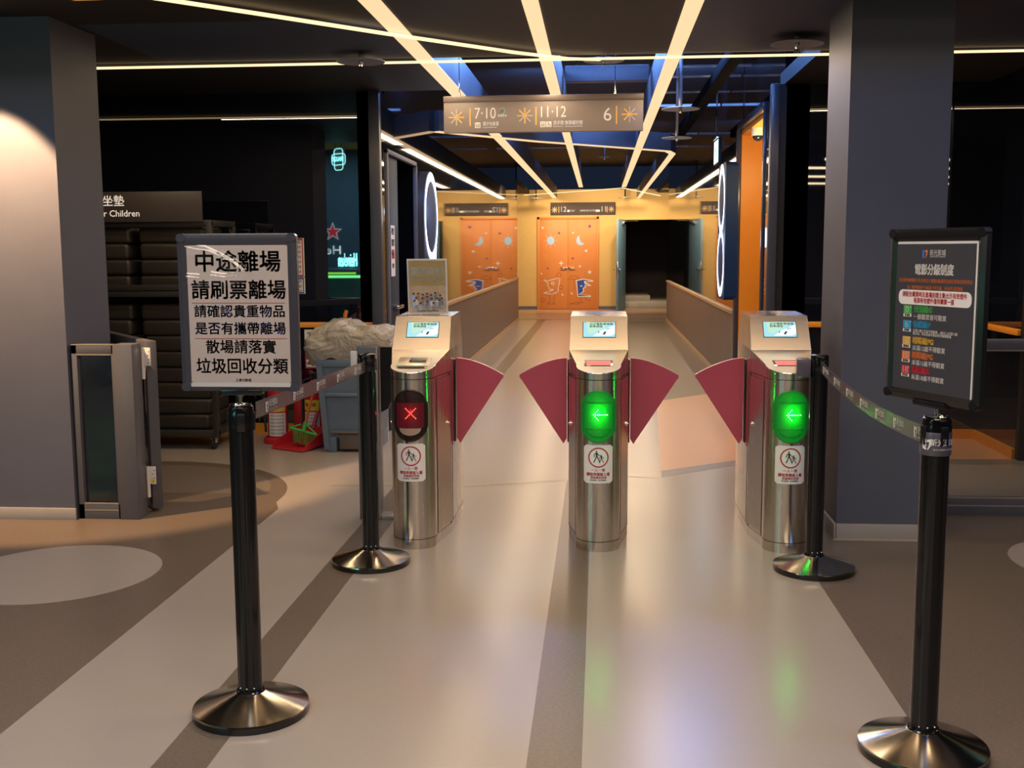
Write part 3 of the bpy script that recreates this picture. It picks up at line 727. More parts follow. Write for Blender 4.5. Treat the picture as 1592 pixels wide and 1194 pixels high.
tag(o.build('cable_bundle'), 'small loop of loose cables hanging from the ceiling before the right pillar', 'cables')


def sprinkler(x, y, z, ztop, label, r=0.145, pm=None):
    t = thing('sprinkler', label, 'sprinkler', (x, y, z))
    MB().lathe([(0.02, 0.012), (r * 0.6, 0.010), (r, 0.0), (r, 0.004), (r * 0.6, 0.015), (0.02, 0.02)], m_pipe, 36).build('heat_plate', t)
    if ztop - z > 0.03: MB().lathe([(0.014, 0.0), (0.014, ztop - z)], pm or m_pipe, 12).build('drop_pipe', t)
    MB().lathe([(0.016, -0.03), (0.010, -0.026), (0.010, -0.004), (0.013, 0.002)], m_edge, 12).build('nozzle', t)


sprinkler(0.609, 8.58, 2.45, 3.295, 'blue lit sprinkler with round plate on a dark drop pipe, right of the hanging sign')
sprinkler(0.735, 10.80, 2.45, 3.295, 'blue lit sprinkler with round plate further back, below the one beside the sign')
sprinkler(0.02, 7.25, 2.60, 3.29, 'sprinkler plate directly above the hanging direction sign', 0.13)
sprinkler(-1.43, 6.62, 2.515, CEIL, 'sprinkler plate on the black ceiling left of the left glowing bar')
sprinkler(1.085, 6.33, 2.515, CEIL, 'sprinkler plate on the dark ceiling in front of the right pillar')
sprinkler(-1.4, 24.3, 2.50, 3.29, 'small sprinkler by the yellow end wall, left of the direction board', 0.16, m_tray)
sprinkler(0.55, 24.3, 2.50, 3.29, 'small sprinkler by the yellow end wall, right of the direction board', 0.16, m_tray)
sprinkler(0.06, 15.0, 2.62, 3.29, 'small sprinkler in the ceiling void over the middle of the corridor', 0.08)


# ------------------------------------------------------------------ signs
def burst(mb, cx, cy, r, rot, M=None, wd=None):
    wd = wd or r * 0.17
    for k in range(8):
        a = rot + k * PI / 4
        amber = k in (0, 3, 4, 5)
        rr = r if amber or k != 0 else r
        mm = m_amber if amber else m_signgrey
        stroke(mb, [(cx, cy), (cx + rr * math.cos(a), cy + rr * math.sin(a))], wd, 0.0016 if amber else 0.0012, mm, M)


t = thing('direction_sign', 'long taupe hanging sign with hall numbers 7, 10, 11, 12 and 6', 'sign', (-0.391, 7.6, 2.195))
MB().box((-0.681, 0.0, 0.0), (0.681, 0.055, 0.205), m_taupesign, 0.002).build('board', t)
MB().box((-0.683, -0.006, 0.205), (0.683, 0.06, 0.245), m_signtop, 0.003).build('top_rail', t)
for x in (-0.575, 0.49): MB().lathe([(0.003, 0.245), (0.003, 1.1)], m_edge, 8, Matrix.Translation((x, 0.03, 0))).build('hanging_wire', t); MB().lathe([(0.008, 0.245), (0.006, 0.275)], m_edge, 10, Matrix.Translation((x, 0.03, 0))).build('wire_clamp', t)
g = MB(FACE(0, -0.001, 0))
# image scale: 310 px = 1.362 m
U = lambda x: (x - 845) * 1.362 / 310
V = lambda y: 0.205 * (207 - y - (845 - 0) * 0) / 48
for bx, bz, br in ((710, 0.103, PI), (817, 0.108, -PI / 2), (979, 0.108, 0)):
    g = MB(FACE(0, -0.001, 0)); burst(g, U(bx), bz, 0.050, br); g.build('arrow_burst', t)
for x in (731.5, 834.5, 959): MB(FACE(0, -0.001, 0)).rect(U(x) - 0.0045, 0.045, U(x) + 0.0045, 0.165, 0.0012, m_amber).build('divider_line', t)
g = MB(FACE(0, -0.001, 0))
g.text('7·10', 0.105, U(755), 0.125, 0.0012, m_signwhite, width=0.145)
g.build('hall_number', t); g = MB(FACE(0, -0.001, 0))
g.text('11·12', 0.105, U(860), 0.128, 0.0012, m_signwhite, width=0.172)
g.build('hall_number', t); g = MB(FACE(0, -0.001, 0))
g.text('6', 0.125, U(945), 0.105, 0.0012, m_signwhite, 0.0)
g.build('hall_number', t); g = MB(FACE(0, -0.001, 0))
g.sheet(rrect(U(739) - 0.0, 0.030, U(739) + 0.038, 0.068, 0.003), 0.0012, m_signwhite)
for k, dx in enumerate((0.009, 0.019, 0.029)):
    g.rect(U(739) + dx - 0.003, 0.034, U(739) + dx + 0.003, 0.050 if k != 1 else 0.046, 0.0016, m_taupesign); g.sheet(circ(U(739) + dx, 0.056 if k != 1 else 0.051, 0.004, n=10), 0.0016, m_taupesign)
g.text('親子化妝室', 0.030, U(764), 0.056, 0.0012, m_signwhite, 0.012, width=0.108); g.text('Family Restroom', 0.014, U(762), 0.034, 0.0012, m_signwhite, 0.01, width=0.095)
g.build('lettering', t); g = MB(FACE(0, -0.001, 0))
for x in (841, 850.3):
    g.sheet(rrect(U(x), 0.030, U(x) + 0.036, 0.068, 0.003), 0.0012, m_signwhite)
for dx in (0.011, 0.025): g.rect(U(841) + dx - 0.004, 0.034, U(841) + dx + 0.004, 0.052, 0.0016, m_taupesign); g.sheet(circ(U(841) + dx, 0.058, 0.004, n=10), 0.0016, m_taupesign)
g.band(circ(U(850.3) + 0.017, 0.043, 0.011, n=20), circ(U(850.3) + 0.017, 0.043, 0.008, n=20), 0.0016, m_taupesign); g.sheet(circ(U(850.3) + 0.014, 0.062, 0.004, n=10), 0.0016, m_taupesign)
stroke(g, [(U(850.3) + 0.015, 0.057), (U(850.3) + 0.016, 0.046), (U(850.3) + 0.025, 0.046), (U(850.3) + 0.029, 0.036)], 0.004, 0.0016, m_taupesign)
g.text('洗手間 無障礙空間', 0.030, U(884), 0.056, 0.0012, m_signwhite, 0.012, width=0.198); g.text('Rest Room   Handicap Accessible', 0.014, U(884), 0.034, 0.0012, m_signwhite, 0.01, width=0.198)
g.band(circ(U(782), 0.143, 0.020, n=20), circ(U(782), 0.143, 0.016, n=20), 0.0012, m_signgrey); g.sheet(circ(U(780.5), 0.138, 0.012, n=16), 0.0013, mat('sign_green', (0.10, 0.34, 0.22), rough=0.5, noise_amt=0.02))
g.text('凱擘影音', 0.018, U(782), 0.110, 0.0012, m_signwhite, 0.012, width=0.06)
g.build('lettering', t)

t = thing('direction_board', 'taupe board reading 12 and 11 above the orange double door', 'sign', (-0.385, Y - 0.03, 2.17))
MB().box((-0.745, 0, 0), (0.745, 0.028, 0.285), mat('board_taupe', (0.085, 0.062, 0.055), rough=0.6, spec=0.2, noise_amt=0.03), 0.002).build('board', t)
g = MB(FACE(0, -0.001, 0))
burst(g, -0.65, 0.12, 0.065, PI); g.build('arrow_burst', t); g = MB(FACE(0, -0.001, 0)); burst(g, 0.65, 0.125, 0.065, 0); g.build('arrow_burst', t); g = MB(FACE(0, -0.001, 0))
g.rect(-0.56, 0.055, -0.548, 0.19, 0.001, m_amber); g.build('divider_line', t); g = MB(FACE(0, -0.001, 0)); g.rect(0.545, 0.055, 0.557, 0.19, 0.001, m_amber); g.build('divider_line', t); g = MB(FACE(0, -0.001, 0))
g.text('12', 0.165, -0.455, 0.125, 0.001, m_signwhite, 0.01, width=0.12); g.build('hall_number', t); g = MB(FACE(0, -0.001, 0)); g.text('11', 0.165, 0.475, 0.125, 0.001, m_signwhite, 0.01, width=0.095)
g.build('hall_number', t); g = MB(FACE(0, -0.001, 0))
g.rect(-0.36, 0.07, -0.31, 0.115, 0.001, m_signwhite); g.build('pictogram', t); g = MB(FACE(0, -0.001, 0)); g.text('化妝室', 0.05, -0.245, 0.093, 0.001, m_signwhite, 0.01, width=0.11)
g.build('lettering', t); g = MB(FACE(0, -0.001, 0))
g.rect(0.29, 0.07, 0.385, 0.115, 0.001, m_signwhite); g.build('pictogram', t); g = MB(FACE(0, -0.001, 0)); g.text('無障礙空間 洗手間', 0.05, 0.10, 0.093, 0.001, m_signwhite, 0.01, width=0.34)
g.build('lettering', t)

# illuminated numerals on the corridor walls
def SIDEL(x, y, z): return Matrix.Translation((x, y, z)) @ Matrix(((0, 0, 1, 0), (1, 0, 0, 0), (0, 1, 0, 0), (0, 0, 0, 1)))     # faces +X, local x = +Y
def SIDER(x, y, z): return Matrix.Translation((x, y, z)) @ Matrix(((0, 0, -1, 0), (-1, 0, 0, 0), (0, 1, 0, 0), (0, 0, 0, 1)))  # faces -X, local x = -Y


t = thing('numeral_sign', 'glowing number 9 on a rounded dark blade on the left wall', 'illuminated sign', (-1.62, 10.06, 0.98))
S9 = SIDEL(0, 0, 0)
body = circ(0, 0.72, 0.36, 0.40, n=48)
MB(S9).prism(stadium(0.82, 1.14), 0.0, 0.07, m_signbody, Matrix.Translation((0, 0.56, 0)), m_signside).build('body', t)
g = MB(S9)
g.band(circ(0, 0.72, 0.385, 0.400, n=60), circ(0, 0.715, 0.335, 0.325, n=60), 0.076, m_neon)
g.sheet([(0.16, 0.34), (0.30, 0.46), (0.24, 0.28), (0.10, 0.03), (0.055, 0.03)], 0.0765, m_neon)
g.build('neon_numeral', t)
lamp_point('numeral_light', (-1.36, 10.05, 1.75), 2.0, (0.45, 0.7, 1.0), 0.1)

t = thing('numeral_sign', 'glowing number 8 on a dark blue blade on the right wall', 'illuminated sign', (1.32, 11.02, 0.90))
S8 = SIDER(0, 0, 0)
MB(S8).prism(rrect(-0.33, 0.0, 0.33, 1.32, 0.05), 0.0, 0.12, m_signbody, None, m_signbody).build('body', t)
g = MB(S8)
g.band(circ(0, 0.98, 0.265, 0.335, n=60), circ(0, 0.97, 0.225, 0.255, n=60), 0.126, m_neon)
g.band(circ(0, 0.35, 0.285, 0.330, n=60), circ(0, 0.36, 0.245, 0.255, n=60), 0.1265, m_neon)
g.build('neon_numeral', t)
lamp_point('numeral_light', (1.04, 11.0, 1.5), 2.0, (0.45, 0.7, 1.0), 0.1)

t = thing('exit_sign', 'glowing green and white exit light hanging beside the right corridor wall', 'exit sign', (1.185, 11.5, 2.25))
MB(SIDER(0, 0, 0)).box((-0.22, 0.0, -0.03), (0.22, 0.25, 0.0), m_signbody, 0.004).build('case', t)
g = MB(SIDER(0, 0, 0)); g.rect(-0.205, 0.012, 0.205, 0.238, 0.002, m_exit); g.sheet([(-0.06, 0.04), (-0.02, 0.04), (0.0, 0.1), (0.05, 0.05), (0.08, 0.06), (0.03, 0.14), (0.05, 0.17), (-0.03, 0.17), (-0.08, 0.13), (-0.02, 0.13)], 0.003, m_exitg); g.sheet(circ(0.03, 0.195, 0.02, n=14), 0.003, m_exitg); g.build('lit_face', t)
MB().box((-0.02, -0.2, 0.25), (0.0, 0.2, 0.26), m_edge).lathe([(0.006, 0.25), (0.006, 1.05)], m_edge, 8).build('hanger', t)

t = thing('security_camera', 'small white dome camera under the orange portal lintel', 'camera', (1.40, 10.05, 2.46))
MB().lathe([(0.06, 0.0), (0.062, -0.045), (0.058, -0.07)], m_camw, 28).build('housing', t)
MB().lathe([(0.048, -0.07), (0.044, -0.09), (0.030, -0.108), (0.010, -0.118)], m_dome, 28).build('dome', t)


# ------------------------------------------------------------------ logo used on belts and posters (drawn marks)
def logo(mb, x, y, h, M=None, mono=None, z=0.0, bend=None):
    a, b = (mono, mono) if mono else (m_p_royal2, m_p_or)
    q = lambda pts: [(x + u * h, y + v * h) for u, v in pts]
    for pts, m in (([(-0.42, 0.5), (-0.05, 0.45), (-0.02, 0.18), (-0.2, 0.1), (-0.02, 0.0), (-0.02, -0.2), (-0.25, -0.12), (-0.02, -0.32), (0.0, -0.5), (-0.42, -0.42), (-0.46, 0.0)], a),
                   ([(0.04, 0.42), (0.45, 0.5), (0.40, -0.1), (0.2, -0.42), (0.06, -0.5), (0.22, -0.1), (0.24, 0.25), (0.04, 0.2)], b)):
        pts = [(u, v, z) for u, v in q(pts)]
        if bend: pts = [bend(p) for p in pts]
        mb.raw(pts, [tuple(range(len(pts)))], m, M)


m_p_royal2 = mat('print_logo_blue', (0.05, 0.16, 0.50), rough=0.5, noise_amt=0.02)


# ------------------------------------------------------------------ turnstiles
def turnstile(X, Yw, label, state, flaps, rz=0.0):
    t = thing('turnstile', label, 'turnstile', (X, Yw, 0), rz)
    rc = 0.104; W = 0.1425; YC = 0.335; YB = 0.83
    nose = [(-rc * math.cos(a), 0.105 - rc * math.sin(a)) for a in [PI * i / 24 for i in range(25)]]   # left -> right through the front
    out = [(-W, YB), (-W, YC), (-rc, 0.125)] + nose + [(rc, 0.125), (W, YC), (W, YB)]
    ztop = lambda y: 0.835 + (0.913 - 0.835) * max(0, y) / YC if y <= YC + 1e-6 else 1.07
    cab = MB()
    # lower walls
    n = len(out); vs = [(x, y, 0.0) for x, y in out] + [(x, y, ztop(y) if y <= YC + 1e-6 else 0.913) for x, y in out]
    cab.raw(vs, [(i, i + 1, n + i + 1, n + i) for i in range(n - 1)] + [(n - 1, 0, n, 2 * n - 1)], m_steel)
    cab.raw([(-W, YC, 0.913), (W, YC, 0.913)] + [(x, y, ztop(y)) for x, y in reversed(out[2:-2])], [tuple(range(2 + n - 4))], m_steelp)
    # upper head
    yt = 0.445
    hv = [(-W, YC, 0.913), (W, YC, 0.913), (W - 0.004, yt, 1.07), (-W + 0.004, yt, 1.07), (W - 0.004, YB - 0.05, 1.075), (-W + 0.004, YB - 0.05, 1.075), (W, YB, 0.913), (-W, YB, 0.913)]
    cab.raw(hv, [(0, 1, 2, 3)], m_steelp)
    cab.raw(hv, [(3, 2, 4, 5), (1, 6, 4, 2), (7, 0, 3, 5), (6, 7, 5, 4)], m_steel)
    cab.build('cabinet', t, 25)
    sm = MB()
    for z0, z1_ in ((0.803, 0.806), (0.046, 0.049)):
        o2 = [(x * 1.003, y - (0.0012 if y < 0.1 else 0)) for x, y in out]
        sm.raw([(x, y, z0) for x, y in o2] + [(x, y, z1_) for x, y in o2], [(i, i + 1, n + i + 1, n + i) for i in range(n - 1)], m_seam)
    for sx in (-1, 1):
        for (xa, ya) in ((rc + 0.0014, 0.131), (W + 0.0006, YC - 0.003), (W + 0.0008, YC + 0.05)):
            sm.box((sx * xa - 0.0012, ya - 0.001, 0.05), (sx * xa + 0.0012, ya + 0.001, 0.80), m_seam)
    pts = [(-W, YC, 0.913)] + [(x, y, ztop(y)) for x, y in out[2:-2]] + [(W, YC, 0.913)]
    sm.tube(pts, 0.0016, m_edge, 6); sm.tube([(-W, YC, 0.9135), (W, YC, 0.9135)], 0.0014, m_edge, 6)
    sm.tube([(-W, YC, 0.913), (-W + 0.004, yt, 1.07), (W - 0.004, yt, 1.07), (W, YC, 0.913)], 0.0012, m_edge, 6)
    sm.build('seams', t)
    # side doors with lock
    for sx in (-1, 1):
        a = Vector((sx * (rc + 0.002), 0.140, 0)); b = Vector((sx * (W + 0.0005), YC - 0.012, 0)); nrm = Vector((b.y - a.y, -(b.x - a.x), 0)).normalized() * sx
        q = MB(); P = [a, b]; k = nrm * 0.0012
        q.raw([(*(a + k).xy, 0.06), (*(b + k).xy, 0.06), (*(b + k).xy, 0.79), (*(a + k).xy, 0.79)], [(0, 1, 2, 3)], m_steel)
        side = q.build('side_panel', t)
        lk = MB(); cpos = a.lerp(b, 0.80) + k
        ang = math.atan2(nrm.y, nrm.x)
        lk.lathe([(0.012, 0.0), (0.012, 0.003), (0.007, 0.004), (0.007, 0.008)], m_chrome, 20, Matrix.Translation((cpos.x, cpos.y, 0.56)) @ Matrix.Rotation(ang, 4, 'Z') @ Matrix.Rotation(R(90), 4, 'Y'))
        lk.build('lock', side)
        # rear half plate behind the flap slot
        q = MB(); q.box((sx * W - 0.001, YC + 0.06, 0.43), (sx * W + 0.004 * sx if sx > 0 else sx * W + 0.001, YC + 0.13, 0.862), m_maroon) if sx > 0 else q.box((sx * W - 0.004, YC + 0.06, 0.43), (sx * W + 0.001, YC + 0.13, 0.862), m_maroon)
        if sx in flaps: q.build('flap_hub', t)
    # flaps
    for sx in flaps:
        YF = 0.475
        # points (x outward, z)
        arcp = []
        for i in range(13):
            u = i / 12.0
            arcp.append((0.016 + 0.236 * u, 0.860 - 0.084 * u ** 1.7))
        poly = [(0.016, 0.455), (0.032, 0.428)] + [(0.243, 0.752)] + [(0.252, 0.762)] + list(reversed(arcp))
        poly = [(sx * (W + x), z) for x, z in poly]
        if sx > 0: poly = list(poly)
        q = MB(FACE(0, YF, 0)); q.prism(poly if sx > 0 else list(reversed(poly)), -0.012, 0.012, m_maroon, None, m_maroon_edge)
        q.build('flap', t)
        q = MB(); q.box((sx * (W + 0.006) - 0.006, YF - 0.035, 0.44), (sx * (W + 0.006) + 0.006, YF + 0.035, 0.855), m_frameblk, 0.002); q.build('flap_gasket', t)
    # curved display
    cyl = lambda p, off=0.0: (p[0] * 0.999, 0.105 - math.sqrt(max(1e-6, rc * rc - min(p[0] ** 2, (rc * 0.985) ** 2))) - p[2] - off, p[1])
    lens = m_greenl if state == 'green' else m_bezel
    zc = 0.637
    q = MB(); so = stadium(0.160, 0.246, 20); si = stadium(0.146, 0.232, 20)
    n2 = len(so); lv = []
    for sc_, dep in ((1.0, 0.0), (1.0, 0.006), (0.97, 0.008), (0.90, 0.007), (0.82, 0.006), (0.6, 0.005), (0.3, 0.005), (0.02, 0.005)):
        lv += [cyl((x * sc_, zc + y * sc_, dep)) for x, y in so]
    fs = []
    for r_ in range(7):
        for i in range(n2): j = (i + 1) % n2; fs.append((r_ * n2 + i, r_ * n2 + j, (r_ + 1) * n2 + j, (r_ + 1) * n2 + i))
    q.raw(lv, fs, lens)
    bz = q.build('display_bezel', t, 60)

    def patch(mb, x0, z0, x1, z1_, dep, m, nx=14):
        xs = [x0 + (x1 - x0) * i / nx for i in range(nx + 1)]
        v = [cyl((x, z0, dep)) for x in xs] + [cyl((x, z1_, dep)) for x in xs]
        mb.raw(v, [(i, i + 1, nx + 1 + i + 1, nx + 1 + i) for i in range(nx)], m)
    q = MB()
    patch(q, -0.064, 0.580, 0.064, 0.698, 0.0085, m_greend if state == 'green' else m_redd)
    q.build('led_panel', bz)
    q = MB()
    if state == 'green':
        dots = [(-0.022 + 0.0088 * i, 0.646) for i in range(8)] + [(-0.022 + 0.007 * k, 0.646 + s_ * 0.008 * k) for k in range(1, 4) for s_ in (-1, 1)]
    else:
        dots = [(0.005 + 0.0058 * k, 0.648 + s_ * 0.0058 * k) for k in range(-4, 5) for s_ in (-1, 1)]
    for x, z in dots:
        p3 = cyl((x, z, 0.0095))
        b = bmesh.new(); bmesh.ops.create_icosphere(b, subdivisions=1, radius=0.0023)
        q.bm(b, m_greendot if state == 'green' else m_reddot, Matrix.Translation(p3))
    q.build('led_dots', bz)
    q = MB()
    cx_ = [-0.052 + 0.104 * i / 20 for i in range(21)]
    q.raw([cyl((x, 0.578, 0.0082)) for x in cx_] + [cyl((x, 0.578 - 0.034 * math.sqrt(max(0, 1 - (x / 0.0521) ** 2)), 0.0078)) for x in cx_], [(21 + i, 22 + i, i + 1, i) for i in range(20)], m_shelf if state != 'green' else m_greenl); q.build('bezel_shelf', bz)
    # notice sticker on the column
    q = MB(); st = rrect(-0.066, 0.326, 0.066, 0.505, 0.010)
    cols = 12
    xs = [-0.066 + 0.132 * i / cols for i in range(cols + 1)]
    vv = []
    for x in xs:
        d_ = max(0.0, abs(x) - 0.056); cut = 0.010 - math.sqrt(max(0, 0.010 ** 2 - d_ ** 2))
        vv += [cyl((x, 0.326 + cut, 0.0012)), cyl((x, 0.505 - cut, 0.0012))]
    q.raw(vv, [(2 * i, 2 * i + 2, 2 * i + 3, 2 * i + 1) for i in range(cols)], m_white)
    stk = q.build('notice_sticker', t)
    q = MB(); B = lambda v: cyl((v[0], v[1], v[2]))
    ring_o = [B((0.001 + 0.047 * math.cos(a), 0.447 + 0.047 * math.sin(a), 0.0018)) for a in [2 * PI * i / 40 for i in range(40)]]
    ring_i = [B((0.001 + 0.041 * math.cos(a), 0.447 + 0.041 * math.sin(a), 0.0018)) for a in [2 * PI * i / 40 for i in range(40)]]
    q.raw(ring_o + ring_i, [(i, (i + 1) % 40, 40 + (i + 1) % 40, 40 + i) for i in range(40)], m_inkred)

    def fig(cx, cz, k):
        def ln(pts, wd):
            for a, b in zip(pts, pts[1:]):
                dx, dy = b[0] - a[0], b[1] - a[1]; L = math.hypot(dx, dy); nx_, ny_ = -dy / L * wd / 2, dx / L * wd / 2
                q.raw([B((cx + k * u, cz + k * v_, 0.0018)) for u, v_ in ((a[0] + nx_, a[1] + ny_), (a[0] - nx_, a[1] - ny_), (b[0] - nx_, b[1] - ny_), (b[0] + nx_, b[1] + ny_))], [(0, 1, 2, 3)], m_inkblack)
        q.raw([B((cx + k * 0.12 * math.cos(a), cz + k * (0.88 + 0.12 * math.sin(a)), 0.0018)) for a in [2 * PI * i / 14 for i in range(14)]], [tuple(range(14))], m_inkblack)
        ln([(0.0, 0.72), (0.05, 0.1)], 0.26); ln([(0.0, 0.15), (-0.15, -0.3), (-0.42, -0.85)], 0.15); ln([(0.08, 0.12), (0.32, -0.35), (0.55, -0.85)], 0.15)
        ln([(-0.05, 0.66), (-0.34, 0.4), (-0.36, 0.0)], 0.12); ln([(0.08, 0.66), (0.35, 0.3), (0.62, 0.22)], 0.12)
    fig(-0.008, 0.449, 0.030); fig(0.014, 0.440, 0.021)
    q.text('一人一票', 0.0165, 0.0, 0.387, 0.0018, m_inkred, 0.012, bend=B)
    q.text('請依序掃描入場', 0.0175, 0.0, 0.367, 0.0018, m_inkred, 0.03, bend=B, width=0.105)
    q.text('孩童請走前面', 0.0125, 0.002, 0.352, 0.0018, m_inkred, 0.025, bend=B)
    q.text('新光影城．好好看電影', 0.0075, 0.0, 0.340, 0.0018, m_inkblack, 0.02, bend=B)
    q.build('notice_print', stk)
    # touch screen on the steep face
    tilt = math.atan2(yt - YC, 1.07 - 0.913)
    Fm = FACE(0, YC, 0.913) @ Matrix.Rotation(-tilt, 4, 'X')
    q = MB(Fm); q.box((-0.079, 0.068, -0.004), (0.083, 0.158, 0.002), m_scandark, 0.001)
    scr = q.build('screen', t)
    q = MB(Fm); q.rect(-0.0755, 0.071, 0.0795, 0.155, 0.0026, m_scr)
    q.sheet([(-0.060, 0.155), (0.055, 0.155), (0.020, 0.120), (-0.040, 0.088), (-0.052, 0.10)], 0.0030, m_scr2)
    q.sheet([(-0.030, 0.075), (0.010, 0.108), (0.0795, 0.140), (0.0795, 0.090), (0.06, 0.078)], 0.0031, m_scr3)
    q.text('出示電影票條碼', 0.0135, 0.012, 0.143, 0.0036, m_scrtxt, 0.02, width=0.112); q.text('對準掃描', 0.0135, -0.014, 0.129, 0.0036, m_scrtxt, 0.02, width=0.062)
    q.sheet([(0.018, 0.084), (0.029, 0.084), (0.037, 0.101), (0.027, 0.101)], 0.0036, m_scrtxt); q.sheet([(-0.004, 0.092), (0.0, 0.092), (0.003, 0.102), (-0.001, 0.102)], 0.0036, m_scrtxt)
    q.rect(0.035, 0.117, 0.055, 0.1195, 0.0036, m_scrtxt); q.rect(0.035, 0.110, 0.046, 0.1115, 0.0036, m_scrtxt)
    q.build('screen_picture', scr)
    # ticket scanner window in the sloping face
    sl = math.atan2(0.913 - 0.835, YC)
    Sm = Matrix.Translation((0, 0, 0.835)) @ Matrix.Rotation(sl, 4, 'X')
    if state == 'red':
        q = MB(Sm); q.box((-0.075, 0.075, -0.002), (0.075, 0.20, 0.012), m_steelp, 0.004); q.box((-0.066, 0.07, -0.002), (0.060, 0.076, 0.006), m_scandark)
        sw = q.build('scanner_tray', t); q = MB(Sm); q.rect(-0.020, 0.115, 0.060, 0.185, 0.0125, m_scandark); q.build('scanner_glass', sw)
    else:
        q = MB(Sm); q.box((-0.066, 0.105, -0.004), (0.066, 0.185, 0.0016), m_scandark, 0.001); sw = q.build('scanner_window', t)
        q = MB(Sm); q.rect(-0.056, 0.112, 0.056, 0.176, 0.0020, m_scanred); q.build('scanner_glow', sw)
    # LED lamp of the display
    Lp = Matrix.Translation((X, Yw, 0)) @ Matrix.Rotation(rz, 4, 'Z') @ Vector((0.004, -0.040, 0.650))
    if state == 'green': lamp_point('display_led', Lp, 0.60, (0.0, 1.0, 0.06), 0.010)
    else: lamp_point('display_led', Lp, 0.09, (1.0, 0.02, 0.06), 0.010)
    return t


turnstile(-0.872, 4.935, 'left steel turnstile showing a red X, with a small poster on top', 'red', (1,))
turnstile(-0.002, 4.945, 'middle steel turnstile with a maroon flap on each side and green arrow', 'green', (-1, 1))
turnstile(0.872, 4.975, 'right steel turnstile half behind the black post, green arrow lit', 'green', (-1,))

# small poster standing on the left turnstile
t = thing('counter_poster', 'small gold movie poster with white border standing on the left turnstile', 'poster', (-0.868, 5.50, 1.0745))
PM = FACE(0, 0, 0, 0, R(-6))
MB(PM).box((-0.102, 0.0, -0.004), (0.102, 0.28, 0.0), m_whitewall, 0.001).build('card', t)
MB().raw([(-0.04, 0.03, 0.22), (0.04, 0.03, 0.22), (0.04, 0.13, 0.002), (-0.04, 0.13, 0.002)], [(0, 1, 2, 3)], m_whitewall).build('easel_back', t)
g = MB(PM)
g.rect(-0.094, 0.008, 0.094, 0.272, 0.0006, m_gold); g.rect(-0.094, 0.008, 0.094, 0.145, 0.0010, m_sand)
g.text('驚喜彩蛋', 0.040, 0.0, 0.216, 0.0014, m_whitewall, 0.025, width=0.165)
g.text('看完電影別急著走 片尾有驚喜彩蛋', 0.0105, 0.0, 0.181, 0.0014, m_whitewall, 0.012, width=0.158); g.text('拍照打卡 分享送限量海報', 0.0105, 0.0, 0.167, 0.0014, m_whitewall, 0.012, width=0.158)
rnd = random.Random(3)
for row, n_, z0, k in ((0, 7, 0.062, 1.0), (1, 6, 0.040, 1.0), (2, 5, 0.020, 1.1)):
    for i in range(n_):
        x = -0.070 + 0.142 * (i + 0.5 * (row % 2) + rnd.uniform(-0.15, 0.15)) / (n_ - 0.5); zz = z0 + rnd.uniform(-0.006, 0.012); d = 0.0016 + 0.0004 * row + i * 0.00002
        mcl = rnd.choice((m_p_denim, m_p_denim, m_p_sky, m_whitewall, m_p_skin))
        g.sheet([(x - 0.008, zz), (x + 0.008, zz), (x + 0.009, zz + 0.028), (x - 0.009, zz + 0.028)], d, mcl)
        g.sheet(circ(x, zz + 0.036, 0.0065, n=10), d + 0.0001, m_p_skin); g.sheet(circ(x, zz + 0.039, 0.0065, 0.0045, n=10), d + 0.0002, m_p_hair)
        if rnd.random() < 0.5: stroke(g, [(x + 0.008, zz + 0.026), (x + 0.016, zz + 0.042)], 0.004, d, m_p_skin)
g.text('陽光女子合唱團', 0.026, 0.006, 0.034, 0.0040, m_whitewall, 0.02, width=0.150)
g.text('SUNSHINE WOMEN CHOIR', 0.008, 0.0, 0.016, 0.0040, m_ink, 0.02, width=0.11)
g.build('poster_print', t)


